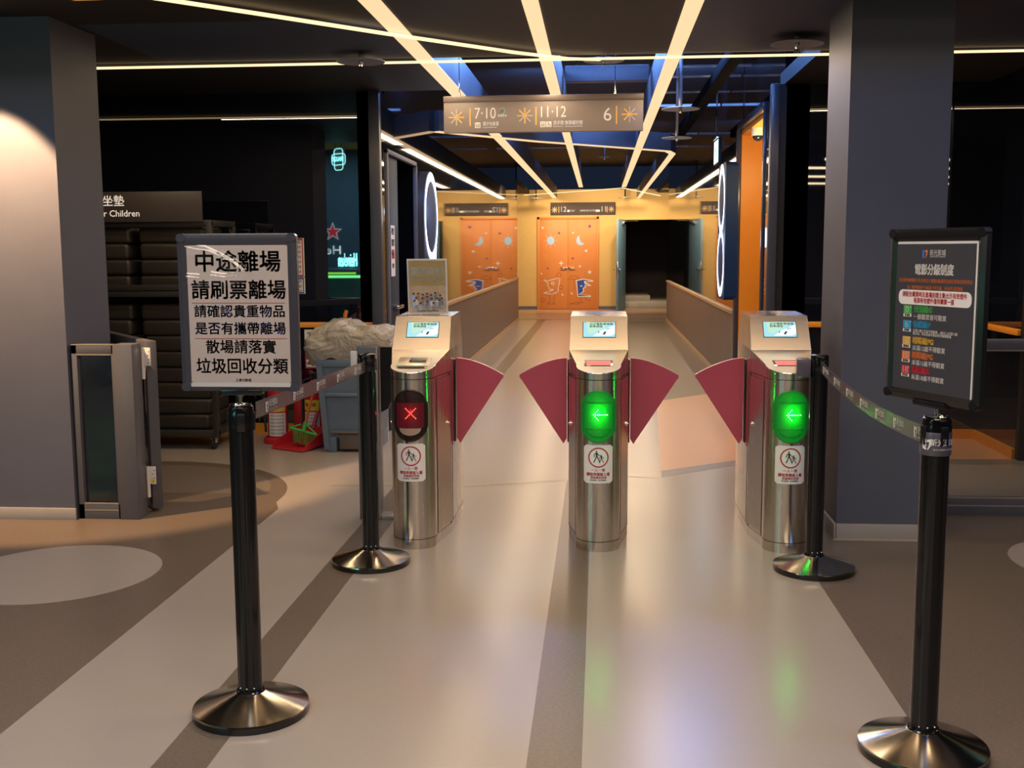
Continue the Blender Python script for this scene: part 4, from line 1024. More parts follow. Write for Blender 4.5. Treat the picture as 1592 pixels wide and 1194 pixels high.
# ------------------------------------------------------------------ queue posts, belts, sign frames
def post(x, y, label, screw=False, ring=False, rz=0.0):
    t = thing('queue_post', label, 'queue post', (x, y, 0), rz)
    MB().lathe([(0.174, 0.0), (0.175, 0.003), (0.175, 0.020)], m_baserim, 72).build('base_rim', t)
    MB().lathe([(0.175, 0.020), (0.1735, 0.0255), (0.168, 0.0275), (0.052, 0.064), (0.046, 0.068), (0.040, 0.070)], m_base, 72).build('base_cone', t)
    # fluted pole with four belt slots
    n = 72; prof = []
    for i in range(n):
        a = 2 * PI * i / n; d = abs(((a + PI / 4) % (PI / 2)) - PI / 4)
        rr = 0.0365 if d > 0.16 else (0.0340 if d < 0.11 else 0.0352)
        prof.append((rr * math.cos(a + 0.5), rr * math.sin(a + 0.5)))
    MB().prism(prof, 0.060, 0.880, m_pole).build('pole', t, 20)
    MB().lathe([(0.043, 0.066), (0.044, 0.070), (0.041, 0.074), (0.036, 0.075)], m_pole, 40).build('collar', t)
    hd = MB(); hd.lathe([(0.0375, 0.880), (0.038, 0.884), (0.038, 0.938), (0.036, 0.944), (0.030, 0.948), (0.0, 0.949)], m_pole, 48)
    head = hd.build('head', t)
    for k in range(4):
        a = k * PI / 2 + 0.3
        MB(Matrix.Rotation(a, 4, 'Z')).box((0.035, -0.012, 0.872), (0.041, 0.012, 0.925), m_frameblk, 0.002).build('belt_slot', head)
    for k in range(3):
        a = -PI / 2 + (k - 1) * 0.6
        b = bmesh.new(); bmesh.ops.create_icosphere(b, subdivisions=2, radius=0.0032)
        MB().bm(b, m_edge, Matrix.Translation((0.037 * math.cos(a), 0.037 * math.sin(a), 0.085))).build('rivet', t)
    if screw:
        MB().lathe([(0.033, 0.948), (0.032, 0.951), (0.010, 0.953), (0.0055, 0.955), (0.0055, 0.972), (0.011, 0.974), (0.011, 0.984), (0.006, 0.986), (0.006, 0.997)], m_chrome, 24).build('sign_screw', t)
    if ring:
        MB().lathe([(0.0395, 0.845), (0.0405, 0.847), (0.0405, 0.906), (0.0395, 0.908), (0.038, 0.908)], m_belt, 48).build('belt_ring', t)
        g = MB(); cy_ = lambda v: (0.0412 * math.sin(v[0] / 0.0412), -0.0412 * math.cos(v[0] / 0.0412), v[1])
        g.text('新光影城', 0.020, 0.012, 0.881, 0, m_white, 0.02, bend=cy_); g.text('SHIN KONG CINEMAS', 0.006, 0.012, 0.863, 0, m_white, 0.02, bend=cy_)
        logo(g, -0.036, 0.876, 0.030, mono=m_white, bend=cy_); g.build('ring_print', t)
    return t


post(-1.055, 3.115, 'black queue post at front left carrying the white rules sign', True)
post(-1.018, 4.709, 'black queue post just left of the left turnstile', False, rz=0.2)
post(0.940, 4.727, 'black queue post in front of the right turnstile', False, rz=0.2)
post(0.906, 2.981, 'black queue post at front right carrying the dark ratings sign', True, True)


def belt(A, B, za, zb, sag, label, hgt=0.047, nlogo=5, twist=0.0):
    """A->B, drawn so that its print reads from the camera side; A is the left end"""
    t = thing('barrier_belt', label, 'belt', (A[0], A[1], 0))
    N = 32; top = []; bot = []; cen = []
    D = Vector((B[0] - A[0], B[1] - A[1])); Ln = D.length; dn = D / Ln; nr = Vector((dn.y, -dn.x))
    if nr.dot(Vector((-A[0], -A[1]))) < 0: nr = -nr
    def P(u, v, off=0.0):
        zz = za + (zb - za) * u - sag * 4 * u * (1 - u)
        tw = twist * math.sin(PI * u)
        return (D.x * u + nr.x * (off + tw * v), D.y * u + nr.y * (off + tw * v), zz + v)
    vs = []
    for i in range(N + 1):
        u = i / N; vs += [P(u, -hgt / 2, 0.0008), P(u, hgt / 2, 0.0008), P(u, hgt / 2, -0.0008), P(u, -hgt / 2, -0.0008)]
    fs = []
    for i in range(N):
        for k in range(4): l = (k + 1) % 4; fs.append((4 * i + k, 4 * i + l, 4 * i + 4 + l, 4 * i + 4 + k))
    MB().raw(vs, fs, m_belt).build('webbing', t)
    bend = lambda v: P(v[0] / Ln, v[1], 0.0016)
    for k in range(nlogo):
        g = MB()
        x = Ln * (k + 0.5) / nlogo
        g.text('新光影城', 0.023, x + 0.022, 0.004, 0, m_white, 0.03, bend=bend, width=0.082)
        g.text('SHIN KONG CINEMAS', 0.0065, x + 0.022, -0.014, 0, m_white, 0.02, bend=bend, width=0.082)
        logo(g, x - 0.043, -0.002, 0.034, mono=m_white, bend=bend)
        g.build('belt_print', t)
    return t


belt((-1.022, 3.150), (-1.018, 4.668), 0.926, 0.893, 0.0, 'grey belt printed with white logos between the two left posts', 0.050, 5)
belt((0.938, 4.690), (0.908, 3.022), 0.900, 0.884, 0.036, 'sagging grey belt lit green between the two right posts', 0.050, 7)
o = MB(); o.box((0.845, 4.70, 0.85), (0.900, 4.76, 0.93), m_belt, 0.006); tag(o.build('belt_clip'), 'small dark belt clip on the left side of the right middle post', 'clip')


def sign_frame(x, y, rz, label, fm):
    t = thing('sign_frame', label, 'sign', (x, y, 0.992), rz)
    W, H = 0.352, 0.456
    F = FACE(0, 0, 0)
    prof = rrect(-W / 2, 0, W / 2, H, 0.016, 6); inn = rrect(-W / 2 + 0.028, 0.026, W / 2 - 0.028, H - 0.034, 0.004, 6)
    o = MB(F)
    n = len(prof)
    mid = [((a[0] * 0.5 + b[0] * 0.5), (a[1] * 0.5 + b[1] * 0.5)) for a, b in zip(prof, inn)]
    vs = [(x_, y_, -0.012) for x_, y_ in prof] + [(x_, y_, 0.003) for x_, y_ in prof] + [(x_, y_, 0.010) for x_, y_ in mid] + [(x_, y_, 0.002) for x_, y_ in inn]
    fs = [tuple(reversed(range(n)))]
    for r_ in range(3):
        for i in range(n): j = (i + 1) % n; fs.append((r_ * n + i, r_ * n + j, (r_ + 1) * n + j, (r_ + 1) * n + i))
    o.raw(vs, fs, fm); o.build('snap_frame', t, 50)
    for cx, cz in ((-1, 0), (1, 0), (-1, 1), (1, 1)):
        q = MB(F); bx0 = cx * (W / 2 - 0.014); bz = 0.012 + cz * (H - 0.024)
        q.prism(rrect(bx0 - 0.0145, bz - 0.0125, bx0 + 0.0145, bz + 0.0125, 0.0122), -0.0121, 0.0102, fm); q.build('corner_cap', t)
    q = MB(); q.box((-0.060, -0.010, -0.012), (0.060, 0.030, 0.006), m_frameblk, 0.004); q.build('mounting_bracket', t)
    return t, F


tL, F = sign_frame(-1.042, 3.092, 0.0, 'white sign of black and blue Chinese rules on front left post', m_frame)
g = MB(F); g.rect(-0.149, 0.025, 0.149, 0.424, 0.0024, m_paper); ppr = g.build('paper', tL)
g = MB(F)
# paper runs 290..451 px (x) and 384..594 px (y)
SX = lambda u: -0.149 + (u - 100) * 0.298 / 600; SY = lambda v: 0.025 + (941 - v) * 0.399 / 808
for txt, u0, u1, v, sz, mm, bd in (('中途離場', 150, 652, 238, 0.064, m_ink, 0.022), ('請刷票離場', 124, 682, 402, 0.058, m_ink, 0.022), ('請確認貴重物品', 136, 674, 525, 0.038, m_inkblue, 0.02),
                               ('是否有攜帶離場', 136, 676, 626, 0.038, m_inkblue, 0.02), ('散場請落實', 198, 615, 735, 0.042, m_ink, 0.018), ('垃圾回收分類', 134, 683, 850, 0.048, m_ink, 0.018)):
    g.text(txt, sz, SX((u0 + u1) / 2), SY(v), 0.003, mm, bd, width=(u1 - u0) * 0.298 / 600)
g.rect(SX(122), SY(474), SX(678), SY(470), 0.003, m_inkredline); g.rect(SX(132), SY(683), SX(684), SY(679), 0.003, m_inkredline)
logo(g, SX(380), SY(928), 0.010, z=0.003); g.text('新光影城', 0.009, SX(425), SY(928), 0.003, m_ink, 0.02)
g.build('paper_print', tL)
# clear film over the sheet, with a crease that curls away from it
film = MB(F); fv = []; NX, NV = 72, 96
crease = [(SX(u), SY(v)) for u, v in ((92, 150), (150, 165), (220, 172), (300, 205), (370, 245), (425, 290), (405, 318), (330, 330), (250, 318), (180, 333), (95, 326))]
crease2 = [(SX(u), SY(v)) for u, v in ((520, 395), (600, 372), (697, 360))]
def seg_d(px_, py_, pl):
    best = 9
    for (ax, ay), (bx, by) in zip(pl, pl[1:]):
        dx, dy = bx - ax, by - ay; tt = max(0, min(1, ((px_ - ax) * dx + (py_ - ay) * dy) / (dx * dx + dy * dy)))
        best = min(best, math.hypot(px_ - ax - tt * dx, py_ - ay - tt * dy))
    return best
for i in range(NX + 1):
    for k in range(NV + 1):
        x_ = -0.1495 + 0.299 * i / NX; y_ = 0.026 + 0.398 * k / NV
        d1 = seg_d(x_, y_, crease); d2 = seg_d(x_, y_, crease2); e_ = min(1.0, min(x_ + 0.1495, 0.1495 - x_) * 60) 
        fv.append((x_, y_, 0.0050 + 0.0105 * math.exp(-(d1 / 0.0135) ** 2) + 0.003 * math.exp(-(d2 / 0.006) ** 2)))
film.raw(fv, [(i * (NV + 1) + k, (i + 1) * (NV + 1) + k, (i + 1) * (NV + 1) + k + 1, i * (NV + 1) + k + 1) for i in range(NX) for k in range(NV)], m_film)
film.build('clear_film', tL, 80)

tR, F = sign_frame(0.872, 2.928, R(-65.5), 'dark movie ratings sign with coloured age badges on front right post', m_frameblk)
g = MB(F); g.rect(-0.149, 0.026, 0.149, 0.423, 0.0022, m_whitewall); g.rect(-0.149, 0.026, 0.143, 0.416, 0.0026, m_poster); g.build('poster_sheet', tR)
g = MB(F)
# poster columns: crop7 (scale 3.733 px) measured at the left edge 345..775 ; rows 135..1040
RX = lambda u: -0.143 + (u - 345) * 0.288 / 428
RY = lambda v: 0.412 - (v - 138) * 0.386 / 862
logo(g, RX(497), RY(188), 0.022, z=0.003); g.text('新光影城', 0.017, RX(568), RY(183), 0.003, m_white, 0.012, width=0.058); g.text('SHIN KONG CINEMAS', 0.005, RX(568), RY(204), 0.003, m_white, 0.02, width=0.056)
g.text('電影分級制度', 0.030, RX(550), RY(283), 0.003, m_white, 0.035, width=0.142)
g.text('文化部依據電影片與其廣告片審議分級處理及廣告宣傳品使用辦法', 0.0105, RX(556), RY(345), 0.003, m_p_or, 0.022, width=0.272)
g.text('第八條將電影片分級為下列五級，並自即日起實施', 0.0105, RX(556), RY(386), 0.003, m_p_or, 0.022, width=0.205)
g.sheet(rrect(RX(355), RY(488), RX(757), RY(400), 0.016), 0.003, m_white)
g.text('請配合購票時及進場前請主動出示有效證件', 0.0155, RX(556), RY(428), 0.0036, m_p_red, 0.02, width=0.238); g.text('每張有效證件僅供購票一張', 0.0155, RX(556), RY(464), 0.0036, m_p_red, 0.02, width=0.150)
for num, mm, title, sub, v in (('0⁺', m_p_green, '普遍級G', ('一般觀眾皆可觀賞',), 528), ('6⁺', m_p_blue, '保護級P', ('未滿六歲之兒童不得觀賞，6歲以上未滿12歲', '需父母、師長或成年親友陪伴輔導觀賞'), 618), ('12⁺', m_p_yel, '輔導級PG', ('未滿12歲不得觀賞',), 715), ('15⁺', m_p_or, '輔導級PG', ('未滿15歲不得觀賞',), 803), ('18⁺', m_p_red, '限制級R', ('未滿18歲不得觀賞',), 890)):
    g.rect(RX(388), RY(v + 34), RX(434), RY(v - 34), 0.003, mm); g.rect(RX(388), RY(v + 34), RX(434), RY(v + 16), 0.0034, m_white)
    g.text(num[:-1], 0.024, RX(409), RY(v - 8), 0.0036, m_white, 0.006, width=0.012 if len(num) == 2 else 0.021); g.text('+', 0.010, RX(430), RY(v - 24), 0.0036, m_white, 0.03)
    g.text(title[:3], 0.0075, RX(411), RY(v + 25), 0.0038, m_ink, 0.03)
    g.text(title, 0.019, RX(446), RY(v - 12), 0.003, mm, 0.05, 'LEFT')
    for k, ln in enumerate(sub):
        g.text(ln, 0.0155 if len(sub) == 1 else 0.0085, RX(446), RY(v + 30 + (k * 18 if len(sub) > 1 else 2) - (6 if len(sub) > 1 else 0)), 0.003, m_white, 0.02, 'LEFT')
g.build('poster_print', tR)


# ------------------------------------------------------------------ low glass fence and gates
def fence_panel(mb, x0, x1, y, z0, z1_, d=0.05, rail=0.05):
    mb.box((x0, y, z1_ - rail), (x1, y + d, z1_), m_fence, 0.002); mb.box((x0, y, z0), (x1, y + d, z0 + rail * 1.6), m_fence, 0.002)
    mb.box((x0, y, z0), (x0 + 0.03, y + d, z1_), m_fence, 0.002); mb.box((x1 - 0.012, y, z0), (x1, y + d, z1_), m_fence, 0.002)
    for zz in (z1_ - rail - 0.006, z0 + rail * 1.6, z0 + 0.045): mb.box((x0 + 0.03, y - 0.001, zz), (x1 - 0.012, y + 0.01, zz + 0.006), m_fencelt)
    mb.box((x0, y - 0.001, z1_ - 0.004), (x1, y + 0.008, z1_ + 0.001), m_fencelt)


t = thing('glass_fence', 'low grey framed glass fence with a thick post beside the left pillar', 'fence', (-2.56, 5.45, 0))
q = MB(Matrix.Translation((2.56, -5.45, 0))); fence_panel(q, -2.765 + 0.04, -2.50, 5.42, 0.0, 0.922); q.build('frame', t)
MB(Matrix.Translation((2.56, -5.45, 0))).box((-2.70, 5.445, 0.08), (-2.51, 5.451, 0.87), m_glass).build('glass', t)
MB(Matrix.Translation((2.56, -5.45, 0))).box((-2.502, 5.415, 0.0), (-2.398, 5.53, 0.922), m_fence, 0.003).build('post', t)
t = thing('glass_gate', 'open grey gate leaf swung back behind the left fence post', 'gate', (-2.372, 5.60, 0), math.atan2(0.70, -0.57))
q = MB(); q.box((0.0, -0.028, 0.02), (0.055, 0.028, 0.925), m_fence, 0.003); q.box((0.85, -0.028, 0.02), (0.90, 0.028, 0.925), m_fence, 0.003); q.box((0.055, -0.026, 0.87), (0.85, 0.026, 0.925), m_fence, 0.003); q.box((0.055, -0.026, 0.02), (0.85, 0.026, 0.12), m_fence, 0.003); q.build('leaf_frame', t)
MB().box((0.05, -0.004, 0.11), (0.86, 0.004, 0.88), m_glass).build('glass', t)
for z0 in (0.80, 0.165):
    q = MB(Matrix.Rotation(-math.atan2(0.70, -0.57), 4, 'Z'))
    q.box((-0.012, -0.066, z0), (0.020, -0.058, z0 + 0.095), m_hinge, 0.001); q.box((-0.060, -0.075, z0 - 0.075), (-0.028, -0.066, z0 + 0.018), m_hinge, 0.001)
    q.lathe([(0.009, z0 - 0.07), (0.009, z0 + 0.095)], m_hinge, 14, Matrix.Translation((-0.020, -0.066, 0)))
    for k in range(4): q.lathe([(0.003, 0), (0.003, 0.001)], m_ink, 8, Matrix.Translation((0.008 + 0.006 * (k % 2), -0.0665, z0 + 0.015 + 0.02 * k)) @ Matrix.Rotation(R(90), 4, 'X'))
    if z0 < 0.5: q.sheet(circ(0.004, z0 + 0.02, 0.012, n=16), 0, m_yel, Matrix.Translation((0, -0.0668, 0)) @ Matrix.Rotation(R(90), 4, 'X'))
    q.build('hinge', t)
t = thing('gate_post', 'grey steel gate post behind the left middle queue post', 'post', (-1.19, 5.55, 0))
MB().box((-0.052, -0.06, 0.0), (0.052, 0.06, 0.905), m_fence, 0.003).build('column', t)
MB().box((0.050, -0.062, 0.0), (0.056, -0.045, 0.905), m_skirt, 0.001).build('edge_trim', t)
MB().box((-0.08, -0.075, 0.81), (-0.046, -0.06, 0.885), m_hinge, 0.002).build('hinge_plate', t)
q = MB(FACE(0, 0.0, 0)); q.prism([(0.06, 0.56), (0.10, 0.58), (0.125, 0.64), (0.135, 0.9), (0.06, 0.9)], -0.006, 0.006, m_frameblk); q.build('rubber_flap', t)
MB().box((0.05, -0.05, 0.0), (0.14, 0.05, 0.02), m_fencelt, 0.002).build('foot', t)
t = thing('glass_fence', 'low dark framed glass fence right of the right pillar', 'fence', (2.6, 5.81, 0))
q = MB(Matrix.Translation((-2.6, -5.81, 0))); fence_panel(q, 1.61, 3.6, 5.79, 0.0, 0.925, 0.05, 0.055); q.build('frame', t)
MB(Matrix.Translation((-2.6, -5.81, 0))).box((1.64, 5.81, 0.08), (3.59, 5.816, 0.87), m_glass).build('glass', t)

# ------------------------------------------------------------------ cushion rack
t = thing('cushion_rack', 'tall black rack on casters holding booster cushions, with header sign', 'rack', (-3.40, 7.44, 0))
RM = Matrix.Translation((3.40, -7.44, 0))
q = MB(RM)
for x in (-4.15, -2.69):
    for y in (7.42, 7.90): q.box((x - 0.02, y - 0.02, 0.09), (x + 0.02, y + 0.02, 1.60), m_rack, 0.003)
for z in (0.10, 1.08, 1.57):
    for y in (7.42, 7.90): q.box((-4.17, y - 0.015, z), (-2.67, y + 0.015, z + 0.04), m_rack, 0.003)
    for x in (-4.15, -2.69): q.box((x - 0.015, 7.42, z), (x + 0.015, 7.90, z + 0.04), m_rack, 0.003)
q.box((-4.17, 7.40, 1.125), (-2.67, 7.41, 1.165), m_rack, 0.002)
q.box((-4.16, 7.43, 0.12), (-2.68, 7.89, 0.135), m_rack); q.box((-4.16, 7.43, 1.10), (-2.68, 7.89, 1.115), m_rack)
q.build('frame', t)
hs = MB(RM); hs.box((-4.20, 7.385, 1.598), (-2.725, 7.40, 1.805), m_racksign, 0.002); hdr = hs.build('header_sign', t)
g = MB(RM @ FACE(0, 7.384, 0)); g.text('兒童坐墊', 0.080, -3.43, 1.738, 0.0006, m_signwhite, 0.008); g.text('Seat Cushions for Children', 0.062, -3.505, 1.655, 0.0006, m_signwhite, 0.008); g.build('lettering', hdr)
for x in (-4.12, -2.72):
    for y in (7.45, 7.87):
        q = MB(RM); q.lathe([(0.038, -0.012), (0.042, -0.008), (0.042, 0.008), (0.038, 0.012)], m_rubber, 20, Matrix.Translation((x, y, 0.042)) @ Matrix.Rotation(R(90), 4, 'Y')); q.box((x - 0.017, y - 0.02, 0.045), (x + 0.017, y + 0.02, 0.10), m_chrome, 0.003); q.build('caster', t)
cm = MB(); cm.box((-0.235, 0.0, 0.0), (0.235, 0.40, 0.110), m_leather, 0.026, 4)
proto = None
ordw = ('top', 'second', 'third', 'fourth', 'fifth', 'sixth', 'seventh', 'lowest')
for ci, (cx, cname) in enumerate(((-2.975, 'right'), (-3.515, 'left'))):
    for shelf, z0, nn in (('upper', 1.118, 4), ('lower', 0.137, 8)):
        for k in range(nn):
            zz = z0 + 0.1115 * (nn - 1 - k)
            if proto is None: proto = cm.build('seat_cushion'); oo = proto
            else: oo = proto.copy(); COL.objects.link(oo)
            rr = random.Random(ci * 50 + nn * 9 + k)
            oo.location = (cx + rr.uniform(-0.012, 0.012), 7.445 + rr.uniform(-0.004, 0.010), zz); oo.rotation_euler = (0, 0, rr.uniform(-0.02, 0.02))
            wname = ordw[k] if not (nn == 4 and k == 3) else 'lowest'
            tag(oo, 'black leatherette booster cushion, %s of the %s stack on the %s rack shelf' % (wname, cname, shelf), 'cushion', 'booster cushions on the rack')

# ------------------------------------------------------------------ bin, sheet, extinguishers, cleaning tools
t = thing('step_bin', 'slate blue pedal bin covered by a crumpled plastic sheet', 'bin', (-1.72, 7.60, 0))
q = MB()
def frust(mb, x0, x1, y0, y1, z0, X0, X1, Y0, Y1, z1_, m):
    mb.raw([(x0, y0, z0), (x1, y0, z0), (x1, y1, z0), (x0, y1, z0), (X0, Y0, z1_), (X1, Y0, z1_), (X1, Y1, z1_), (X0, Y1, z1_)], [(3, 2, 1, 0), (4, 5, 6, 7), (0, 1, 5, 4), (1, 2, 6, 5), (2, 3, 7, 6), (3, 0, 4, 7)], m)
frust(q, -0.17, 0.17, -0.22, 0.22, 0.10, -0.212, 0.212, -0.27, 0.25, 0.62, m_bin)
q.box((-0.225, -0.285, 0.60), (0.225, 0.262, 0.655), m_bin, 0.01)
q.box((-0.175, -0.235, 0.0), (-0.10, 0.22, 0.11), m_bin, 0.008); q.box((0.10, -0.235, 0.0), (0.175, 0.22, 0.11), m_bin, 0.008)
for sx in (-1, 1): frust(q, sx * 0.165 - 0.02, sx * 0.165 + 0.02, -0.245, -0.21, 0.02, sx * 0.195 - 0.02, sx * 0.195 + 0.02, -0.295, -0.25, 0.61, m_bin)
q.box((-0.175, -0.275, 0.395), (0.175, -0.235, 0.42), m_bin, 0.006)
q.build('bin_body', t)
MB().box((-0.215, -0.27, 0.655), (0.215, 0.255, 0.78), m_bin, 0.03, 3).build('lid', t)
q = MB(); q.box((-0.13, -0.262, 0.135), (0.13, -0.215, 0.150), m_pedal, 0.005); q.box((-0.08, -0.235, 0.02), (0.08, -0.215, 0.13), m_pedal, 0.005); q.build('pedal', t)

# crumpled sheet draped over the bin
NA, NZ = 144, 26; vs = []; fs = []
for k in range(NZ + 1):
    u = k / NZ
    for i in range(NA):
        a = 2 * PI * i / NA
        ca, sa = math.cos(a), math.sin(a)
        sup = (abs(ca) ** 5 + abs(sa) ** 5) ** -0.2
        if u < 0.6:       # hanging skirt
            v = u / 0.6; rad = 0.93 + 0.09 * math.sin(v * PI * 0.8); z = 0.615 + 0.20 * v + 0.045 * (1 - v) * math.sin(a * 1.0 + 2.4)
        else:             # slumped top
            v = (u - 0.6) / 0.4; rad = max(0.0, 1 - v ** 2.2) * 0.97; z = 0.815 + 0.075 * (1 - (1 - v) ** 2.5)
        p3 = Vector((ca * 1.6, sa * 1.6, u * 2.2))
        n1 = noise.noise(p3); n2 = noise.noise(p3 * 2.3 + Vector((3, 1, 0)))
        # sagging swags: creases run round the bin, dipping between pinned corners
        ph = u * 26 + 2.2 * math.sin(a * 2 + 0.7) + 5 * n1
        crease = abs(math.sin(ph)) ** 0.6 - 0.6
        fold = 0.035 * crease * (0.3 + min(1, 1.6 * (1 - abs(2 * u - 0.9)))) + 0.07 * n1 + 0.03 * n2
        rr = rad * (1 + fold)
        x = 0.285 * sup * ca * rr; y = 0.285 * sup * sa * rr
        z += 0.045 * n1 + 0.022 * n2 + (0.012 * crease if u > 0.6 else 0) - 0.05 * max(0, ca) * (u > 0.0) * u + 0.03 * max(0, -sa) * 0
        vs.append((x, y, z))
for k in range(NZ):
    for i in range(NA): j = (i + 1) % NA; fs.append((k * NA + i, k * NA + j, (k + 1) * NA + j, (k + 1) * NA + i))
sh = MB().raw(vs, fs, m_sheet).build('plastic_sheet', None, 80); sh.location = (-1.745, 7.59, 0.0)
tag(sh, 'crumpled beige translucent plastic sheet draped over the bin top', 'plastic sheet')
o = MB().tube([(-1.88, 7.95, 0.0), (-1.875, 7.93, 0.88), (-1.87, 7.93, 0.93), (-1.86, 7.93, 0.955)], [0.013, 0.013, 0.016, 0.014], m_handle, 12).build('wooden_pole')
tag(o, 'orange wooden handle tip sticking up behind the covered bin', 'handle')


def extinguisher(x, y, label, rz):
    t = thing('fire_extinguisher', label, 'fire extinguisher', (x, y, 0), rz)
    MB().lathe([(0.105, 0.0), (0.108, 0.008), (0.104, 0.035), (0.088, 0.046), (0.082, 0.03)], m_redpl, 40).build('stand', t)
    MB().lathe([(0.066, 0.025), (0.072, 0.04), (0.072, 0.38), (0.066, 0.41), (0.045, 0.435), (0.024, 0.445), (0.02, 0.46)], m_red, 40).build('tank', t)
    q = MB()
    for z0, z1_, m in ((0.055, 0.225, m_whitewall), (0.235, 0.315, m_yel)):
        k = 18; a0 = -PI / 2 - 0.95
        vv = [(0.0728 * math.cos(a0 + 1.9 * i / k), 0.0728 * math.sin(a0 + 1.9 * i / k), z) for z in (z0, z1_) for i in range(k + 1)]
        q.raw(vv, [(i, i + 1, k + 2 + i, k + 1 + i) for i in range(k)], m)
    lab = q.build('label_plate', t)
    g = MB(); cyb = lambda v: (0.0733 * math.sin(v[0] / 0.0733), -0.0733 * math.cos(v[0] / 0.0733), v[1])
    g.text('滅火器', 0.03, 0, 0.278, 0, m_inkred, 0.03, bend=cyb)
    for k in range(6): g.text('使用方法 拔 拉 壓', 0.014, 0, 0.205 - 0.026 * k, 0, m_ink, 0.01, bend=cyb, width=0.10)
    g.build('label_print', lab)
    MB().lathe([(0.02, 0.455), (0.022, 0.48), (0.012, 0.50)], m_bindark, 16).box((-0.012, -0.05, 0.495), (0.012, 0.04, 0.507), m_bindark, 0.003).box((-0.012, -0.05, 0.475), (0.012, 0.0, 0.484), m_bindark, 0.003).build('valve', t)
    MB().tube([(-0.02, 0.0, 0.47), (-0.08, -0.01, 0.45), (-0.092, -0.01, 0.36), (-0.09, -0.01, 0.14), (-0.088, -0.01, 0.08)], 0.009, m_rubber, 10).build('hose', t)
    return t


extinguisher(-2.345, 7.74, 'red fire extinguisher nearest the cushion rack', 0.2)
extinguisher(-2.085, 7.80, 'red fire extinguisher behind the dustpan, next to the bin', -0.2)
t = thing('marker_post', 'thin red upright marker between the two fire extinguishers', 'marker', (-2.225, 7.86, 0))
MB().box((-0.03, -0.012, 0.0), (0.03, 0.012, 0.50), m_redpl, 0.004).build('plate', t); MB().box((-0.032, -0.05, 0.0), (0.032, 0.05, 0.015), m_redpl, 0.004).build('foot', t)
t = thing('wall_sign', 'white and red fire extinguisher sign with arrow on black wall by bin', 'sign', (-2.16, 8.145, 0.50))
q = MB(FACE(0, 0, 0)); q.rect(-0.08, 0.0, 0.08, 0.16, 0.003, m_inkred); q.rect(-0.08, 0.085, 0.08, 0.30, 0.0025, m_white); q.rect(-0.07, 0.012, 0.02, 0.07, 0.004, m_white); q.text('滅火器', 0.03, -0.025, 0.041, 0.005, m_inkred, 0.02, width=0.08); stroke(q, [(0.045, 0.06), (0.065, 0.04), (0.045, 0.02)], 0.01, 0.004, m_white)
for k in range(5): q.text('消防安全設備', 0.02, 0, 0.27 - 0.036 * k, 0.003, m_inkblue, 0.01, width=0.12)
q.build('plate', t)
for k, (z0, z1_, mm, lab) in enumerate(((1.20, 1.49, m_inkred, 'red lettered white notice on the black wall beside the rules sign'), (1.07, 1.195, m_inkblue, 'small blue printed notice below the red one on the black wall'))):
    t = thing('wall_notice', lab, 'notice', (-2.30, 8.148, z0))
    h_ = z1_ - z0; q = MB(FACE(0, 0, 0)); q.rect(-0.075, 0, 0.075, h_, 0.002, m_white); q.build('sheet', t)
    q = MB(FACE(0, 0, 0)); q.band(rrect(-0.073, 0.002, 0.067, h_ - 0.002, 0.002), rrect(-0.063, 0.014, 0.058, h_ - 0.016, 0.002), 0.003, mm)
    for r_ in range(7 if k == 0 else 3): q.text('入場須知請配合', 0.026, -0.003, h_ - 0.032 - r_ * 0.037, 0.003, mm if k == 0 else m_ink, 0.02, width=0.105)
    q.build('notice_print', t)
t = thing('door_notice', 'tall white paper notice with red print taped to the left corridor door', 'notice', (-1.634, 8.60, 1.19))
q = MB(SIDEL(0, 0, 0)); q.rect(-0.085, 0, 0.085, 0.40, 0.002, m_white); q.build('sheet', t)
q = MB(SIDEL(0, 0, 0)); q.rect(-0.06, 0.14, 0.06, 0.21, 0.003, m_inkred); q.text('敬告', 0.06, 0, 0.35, 0.003, m_ink, 0.02); q.text('觀眾', 0.06, 0, 0.26, 0.003, m_inkred, 0.02); q.text('請勿進入', 0.03, 0, 0.175, 0.004, m_white, 0.02); q.text('謝謝', 0.04, 0, 0.08, 0.003, m_ink, 0.02); q.build('notice_print', t)

t = thing('dustpan', 'red plastic dustpan on the floor before the fire extinguishers', 'dustpan', (-2.12, 7.52, 0), R(-28))
q = MB()
w0, w1 = 0.15, 0.13
q.raw([(-w0, -0.14, 0.004), (w0, -0.14, 0.004), (w1, 0.12, 0.02), (-w1, 0.12, 0.02), (-w0, -0.14, 0.010), (w0, -0.14, 0.010), (w1, 0.12, 0.026), (-w1, 0.12, 0.026)], [(3, 2, 1, 0), (4, 5, 6, 7), (0, 1, 5, 4), (1, 2, 6, 5), (2, 3, 7, 6), (3, 0, 4, 7)], m_redpl)
for sx in (-1, 1):
    q.raw([(sx * w0, -0.14, 0.004), (sx * w1, 0.12, 0.02), (sx * (w1 + 0.012), 0.12, 0.135), (sx * (w0 + 0.006), -0.10, 0.05), (sx * (w0 - 0.006), -0.14, 0.004), (sx * (w1 - 0.006), 0.12, 0.02), (sx * (w1 + 0.004), 0.12, 0.135), (sx * (w0 - 0.002), -0.10, 0.05)],
          [(0, 1, 2, 3), (7, 6, 5, 4), (0, 3, 7, 4), (3, 2, 6, 7), (2, 1, 5, 6)], m_redpl)
q.raw([(-w1, 0.12, 0.02), (w1, 0.12, 0.02), (w1 + 0.01, 0.13, 0.14), (-w1 - 0.01, 0.13, 0.14), (-w1, 0.128, 0.02), (w1, 0.128, 0.02), (w1 + 0.01, 0.138, 0.14), (-w1 - 0.01, 0.138, 0.14)], [(0, 1, 2, 3), (7, 6, 5, 4), (3, 2, 6, 7), (0, 3, 7, 4), (1, 5, 6, 2)], m_redpl)
q.build('scoop', t)
